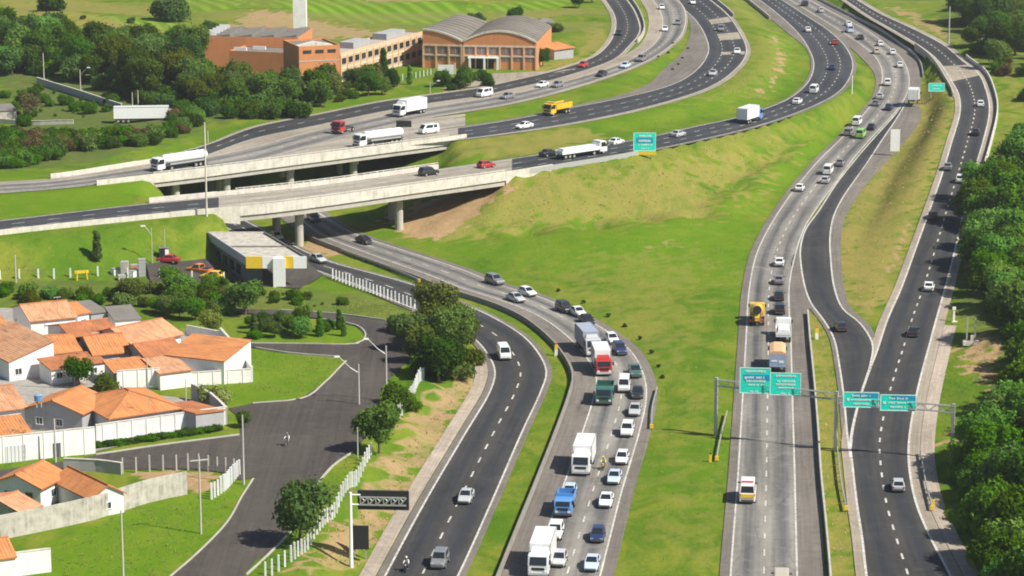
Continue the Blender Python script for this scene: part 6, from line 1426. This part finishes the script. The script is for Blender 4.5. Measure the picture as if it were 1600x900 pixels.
scatter([(125,128),(260,150),(480,172),(470,186),(340,186),(250,172)], 55, ['bush'], ['mid', 'mid', 'dark'], 'at the foot of the factory wood', 'shrubs at the foot of the factory wood', (.9, 1.3), 2.4, 6)
scatter([(672,132),(760,118),(768,136),(700,144)], 13, ['bush', 'broad', 'bush'], ['dark', 'mid'], 'before the left factory hall', 'trees before the factory halls', (.65, .85), 2.6, 7)
# right-hand wood
scatter([(1520,318),(1600,265),(1660,300),(1660,460),(1530,470),(1515,400)], 72, ['broad', 'bush', 'broad'], ['lush', 'mid', 'lush'], 'in the upper part of the right-hand wood', 'trees of the right-hand wood', (1.0, 1.35), 2.6, 8)
scatter([(1535,440),(1650,440),(1650,665),(1604,655),(1600,560),(1562,500)], 56, ['broad', 'bush', 'bush'], ['mid', 'lush', 'lush'], 'in the dark middle of the right-hand wood', 'trees of the right-hand wood', (1.0, 1.4), 2.3, 9)
scatter([(1503,744),(1560,690),(1600,650),(1660,650),(1660,960),(1580,960),(1530,850)], 90, ['bush', 'bush', 'broad'], ['lush', 'mid', 'lush'], 'in the low thicket at the lower right', 'low thicket beside the footway', (.85, 1.2), 2.0, 10)
scatter([(1560,270),(1600,235),(1600,262),(1570,300)], 6, ['bush'], ['olive', 'brown', 'mid'], 'above the right-hand wood', 'shrubs above the right-hand wood', (.8, 1.2), 3.5, 11)
scatter([(1490,8),(1640,-10),(1640,105),(1560,104),(1520,70)], 46, ['big', 'broad', 'big'], ['dark', 'dark', 'mid', 'olive'], 'in the wood at the top right corner', 'trees at the top right corner', (.8, 1.1), 3.6, 12)
scatter([(1500,62),(1560,100),(1600,112),(1600,128),(1560,118)], 9, ['bush', 'broad'], ['olive', 'brown', 'mid', 'lush'], 'beside the outer parapet at the upper right', 'shrubs by the outer parapet', (.8, 1.1), 3.2, 13)
scatter([(1590,150),(1640,150),(1640,240),(1596,240)], 5, ['bush'], ['olive', 'mid'], 'on the slope right of the access road curve', 'shrubs on the slope right of the curve', (.8, 1.2), 4, 14)
# petrol station gardens and street island
scatter([(190,455),(350,448),(350,500),(300,505),(190,480)], 30, ['bush', 'round', 'bush'], ['mid', 'lush', 'olive', 'lush'], 'in the gardens behind the upper houses', 'garden trees behind the upper houses', (.6, .95), 2.2, 15)
scatter([(390,508),(500,505),(555,515),(555,530),(390,530)], 18, ['bush', 'round', 'column'], ['mid', 'dark', 'lush'], 'on the street island', 'planting on the street island', (.5, .8), 1.8, 16)
scatter([(0,455),(180,462),(190,478),(60,476),(0,470)], 14, ['bush', 'bush', 'tuft'], ['mid', 'olive', 'lush'], 'behind the house roofs at left', 'shrubs behind the left houses', (.5, .8), 2.4, 17)
scatter([(400,455),(540,470),(560,482),(420,478)], 10, ['tuft', 'bush'], ['mid', 'olive', 'lush'], 'on the rough grass below the petrol station', 'shrubs below the petrol station', (.4, .8), 3, 18)
scatter([(0,140),(60,150),(60,200),(0,205)], 6, ['bush', 'tuft'], ['mid', 'brown', 'lush'], 'near the white-roofed shed', 'shrubs near the white-roofed shed', (.7, 1.1), 3.5, 19)
for a in [
 (80,17,'bush','dark','dark spreading tree at the top left with a long shadow',2.2),(263,33,'bush','dark','lone big dark tree in the field above the wood',2.7),(848,104,'broad','dark','dark tree hugging the right factory hall',.62),
 (152,407,'column','dark','slim dark cypress-like tree on the grass below the near highway',1.0),(383,492,'broad','mid','spreading tree below the petrol station canopy',.95),(46,190,'sparse','brown','bare brownish tree at the far left',1.1),
 (640,548,'broad','dark','dark tree leaning over the street, leftmost of the roadside row',.95),(682,520,'big','olive','tall olive tree at the top of the roadside row',.8),(704,560,'big','mid','big tree in the middle of the roadside row',.82),
 (686,598,'broad','dark','dark tree at the foot of the roadside row',1.05),(722,548,'broad','olive','olive tree nearest the slip road bend',.9),(660,570,'broad','olive','olive tree in the shade of the roadside row',.9),(668,540,'broad','olive','olive tree filling the middle of the roadside row',1.0),(712,590,'bush','olive','olive shrub under the lower roadside trees',1.3),
 (630,520,'bush','mid','green shrub at the upper left of the roadside row',1.1),(700,528,'broad','mid','green tree at the upper right of the roadside row',.9),(672,585,'bush','mid','green shrub under the middle of the roadside row',1.4),(735,570,'bush','olive','olive shrub nearest the slip road bend',1.1),
 (622,637,'bush','mid','low green shrub between the two lamp poles',1.15),(644,640,'bush','lush','bright shrub beside the broken white fence',.7),(592,708,'broad','mid','round leafy tree standing right on the street edge',.95),(610,652,'bush','mid','shrub behind the street-edge tree',.7),
 (468,856,'round','dark','round dark tree beside the white posts at the bottom',1.5,None,None,1.3),(330,524,'round','pale','pale feathery tree behind the end house wall',.85),(125,604,'round','mid','round garden tree between the two house blocks',1.0),
 (166,612,'bush','olive','olive hedge shrub beside the round garden tree',.95),(336,634,'bush','pale','pale round shrub at the grass lot corner',1.15),(380,668,'round','dark','small clipped tree at the street corner',.5),
 (30,712,'sparse','olive','thin palm-like sapling before the tall white wall',.55),(8,585,'bush','dark','dark shrub at the left edge between the house blocks',.8),
 (905,12,'broad','dark','dark tree beside the outer ramp at the top',.8),(925,4,'broad','mid','green tree at the top edge beside the outer ramp',.8),(985,12,'bush','mid','shrub at the top between ramps',.01),
 (640,132,'column','lush','bright slim tree against the peach wing',.8),(600,112,'column','mid','slim tree before the middle of the peach wing',1.2),(330,50,'bush','dark','dark shrub left of the saw-tooth roof',1.2),(745,40,'bush','dark','dark shrub behind the gap between the halls',1.3),(805,30,'bush','dark','dark shrub behind the right hall',1.2),
 (870,50,'bush','olive','olive shrub behind the stilted tower',1.0),(130,30,'bush','olive','small shrub in the pale field',.5),(205,36,'bush','dark','small dark shrub by the field track',.6)]:
    if a[5] > .05: plant(*a)
for k, px in enumerate(range(156, 352, 14)):
    plant(px, np.interp(px, [150, 352], [700, 671]), 'bush', ['mid', 'dark', 'lush'][k % 3], 'clipped shrub of the hedge along the long pale wall', .5, 'hedge shrubs along the pale wall', zs=.6)
for k, (px, py) in enumerate(((872,456),(912,474),(951,495),(976,511),(1000,531),(1018,552),(1029,574),(1035,591))):
    plant(px, py, 'tuft', 'dark', 'small dark young shrub in the line of shrubs along the queue', .75, 'young shrubs along the queue')
for k, (px, py) in enumerate(((1043,67),(1067,75),(1058,90),(1052,100),(1043,108),(1020,88),(1036,82))): plant(px + 8, py + 2, 'tuft', 'dark', 'small dark young shrub in the wedge between two highways', .7, 'young shrubs between the highways')
# coarse tussocks over the verges: far too many to count
def tussocks(name, n, seed, polys, size, leaf, label):
    g = np.random.default_rng(seed); pts = []
    for poly, m in polys:
        W = [G(*p) for p in poly]; wp = [(w.x, w.y) for w in W]; xs = [p[0] for p in wp]; ys = [p[1] for p in wp]
        c = np.column_stack([g.uniform(min(xs), max(xs), m * 3), g.uniform(min(ys), max(ys), m * 3)]); c = c[inpoly(wp, c[:, 0], c[:, 1])][:m]; pts.append(c)
    c = np.concatenate(pts); z = gz(c[:, 0], c[:, 1]); n = len(c); k = 5
    C = np.repeat(np.column_stack([c, z]), k, 0); N = len(C); a = g.uniform(0, 2*np.pi, N); s = size * np.repeat(g.uniform(.4, 1.5, n), k)
    C[:, :2] += g.normal(0, .25, (N, 2)) * s[:, None] * 2
    dx = np.column_stack([np.cos(a), np.sin(a), np.zeros(N)]); tip = np.column_stack([g.normal(0, .35, N), g.normal(0, .35, N), np.ones(N)])
    V = np.empty((N, 3, 3)); V[:, 0] = C - dx * s[:, None] * .6; V[:, 1] = C + dx * s[:, None] * .6; V[:, 2] = C + tip * s[:, None] * 1.3
    V[:, :2, 2] -= .05
    me = bpy.data.meshes.new(name); me.from_pydata(V.reshape(-1, 3).tolist(), [], np.arange(N * 3).reshape(-1, 3).tolist()); me.materials.append(leaf)
    tag(put(me, name), label, 'grass', kind='stuff')
TG = leafmat('tussock_green', (.2, .3, .05), (.26, .34, .08)); TD = leafmat('tussock_dry', (.5, .42, .18), (.4, .36, .14))
tussocks('grass_tussocks', 0, 1, [([(600,368),(1090,345),(1200,300),(1150,480),(1140,900),(1000,900),(1020,620),(900,470)], 1200), ([(0,370),(340,345),(400,400),(380,440),(0,440)], 400), ([(40,880),(180,805),(380,770),(300,860),(240,900),(60,900)], 900), ([(300,600),(400,550),(535,562),(480,620)], 700),
    ([(740,900),(860,640),(870,560),(760,480),(640,440),(760,500),(850,570),(850,640)], 900), ([(390,480),(560,465),(640,490),(600,500)], 900), ([(400,890),(480,790),(550,710),(575,715),(500,825)], 700), ([(1000,170),(1180,110),(1260,100),(1200,160),(1000,205)], 900), ([(1470,560),(1540,540),(1520,700),(1470,700)], 500)], .11, TG, 'coarse green tussocks scattered over the verges')
tussocks('dry_tussocks', 0, 2, [([(700,370),(830,270),(1250,213),(1190,265),(1090,340),(920,358)], 1300), ([(1303,455),(1298,350),(1340,290),(1440,150),(1490,175),(1400,450),(1345,500)], 800), ([(1255,490),(1290,490),(1340,880),(1300,880)], 300), ([(470,880),(600,740),(740,570),(760,600),(640,770),(570,880)], 700)], .15, TD, 'dry straw-coloured tussocks scattered over the banks')

# beyond three hundred shrubs the smallest in view merge into one mass of scrub
sh_ = [o for o in col.objects if o.parent is None and o.name.startswith('shrub') and o.get('group')]
n_keep = 285 - sum(1 for o in col.objects if o.parent is None and o.name.startswith('shrub') and not o.get('group'))
sh_.sort(key=lambda o: -o.scale[0] * max(o.children[0].dimensions.x, .3) / o.location.y)
VV = []; MI = []; mlist = list(LEAF.values())
for o in sh_[n_keep:]:
    ch = [c for c in o.children if c.name.startswith('foliage')][0]; me = ch.data; co = np.empty(len(me.vertices) * 3); me.vertices.foreach_get('co', co); co = co.reshape(-1, 3)
    c_, s_ = math.cos(o.rotation_euler[2]), math.sin(o.rotation_euler[2]); co = co * np.array(o.scale); VV.append(np.column_stack([co[:, 0]*c_ - co[:, 1]*s_, co[:, 0]*s_ + co[:, 1]*c_, co[:, 2]]) + np.array(o.location))
    MI.append(np.full(len(co) // 4, mlist.index(ch.material_slots[0].material)))
    for c in list(o.children): bpy.data.objects.remove(c)
    bpy.data.objects.remove(o)
if VV:
    VV = np.concatenate(VV); MI = np.concatenate(MI); n = len(VV) // 4; me = bpy.data.meshes.new('scrub')
    me.vertices.add(n * 4); me.vertices.foreach_set('co', VV.ravel()); me.loops.add(n * 4); me.loops.foreach_set('vertex_index', np.arange(n * 4)); me.polygons.add(n)
    me.polygons.foreach_set('loop_start', np.arange(0, n * 4, 4)); me.polygons.foreach_set('loop_total', np.full(n, 4))
    for m in mlist: me.materials.append(m)
    me.polygons.foreach_set('material_index', MI.astype(np.int32)); me.update(calc_edges=True)
    tag(put(me, 'scrub'), 'low mixed scrub filling the banks and wood edges', 'scrub', kind='stuff')
# things alike in look are told apart by their order across the picture
SEEN = {}
for o in list(col.objects):
    if o.parent is None and o.get('group') and o.get('label'): SEEN.setdefault(o['label'], []).append(o)
for lb, L in SEEN.items():
    if len(L) < 2: continue
    L.sort(key=lambda o: float(px_of(np.array([list(o.location)]))[0]))
    for k, o in enumerate(L):
        n = k + 1; suf = 'th' if 10 <= n % 100 <= 20 else {1: 'st', 2: 'nd', 3: 'rd'}.get(n % 10, 'th')
        o['label'] = lb + (', leftmost' if n == 1 else ', rightmost' if n == len(L) else ', %d%s from left' % (n, suf))

# thin summer haze over the whole valley
hb = MB(); x0, x1, y0, y1, z0, z1 = -6200, 6200, -1000, 9200, -3, max(CH + 3, 40)
hb.hexa([(x0, y0, z0), (x1, y0, z0), (x1, y1, z0), (x0, y1, z0), (x0, y0, z1), (x1, y0, z1), (x1, y1, z1), (x0, y1, z1)])
hm_ = bpy.data.materials.new('haze'); hm_.use_nodes = True; nt = hm_.node_tree; nt.nodes.remove(nt.nodes['Principled BSDF'])
pv = nt.nodes.new('ShaderNodeVolumePrincipled'); pv.inputs['Color'].default_value = (.9, .93, .95, 1); pv.inputs['Density'].default_value = .00008; pv.inputs['Anisotropy'].default_value = .2
nt.links.new(pv.outputs[0], nt.nodes['Material Output'].inputs['Volume'])
tag(hb.build('haze', hm_), 'thin pale haze over the valley', 'haze', kind='stuff')
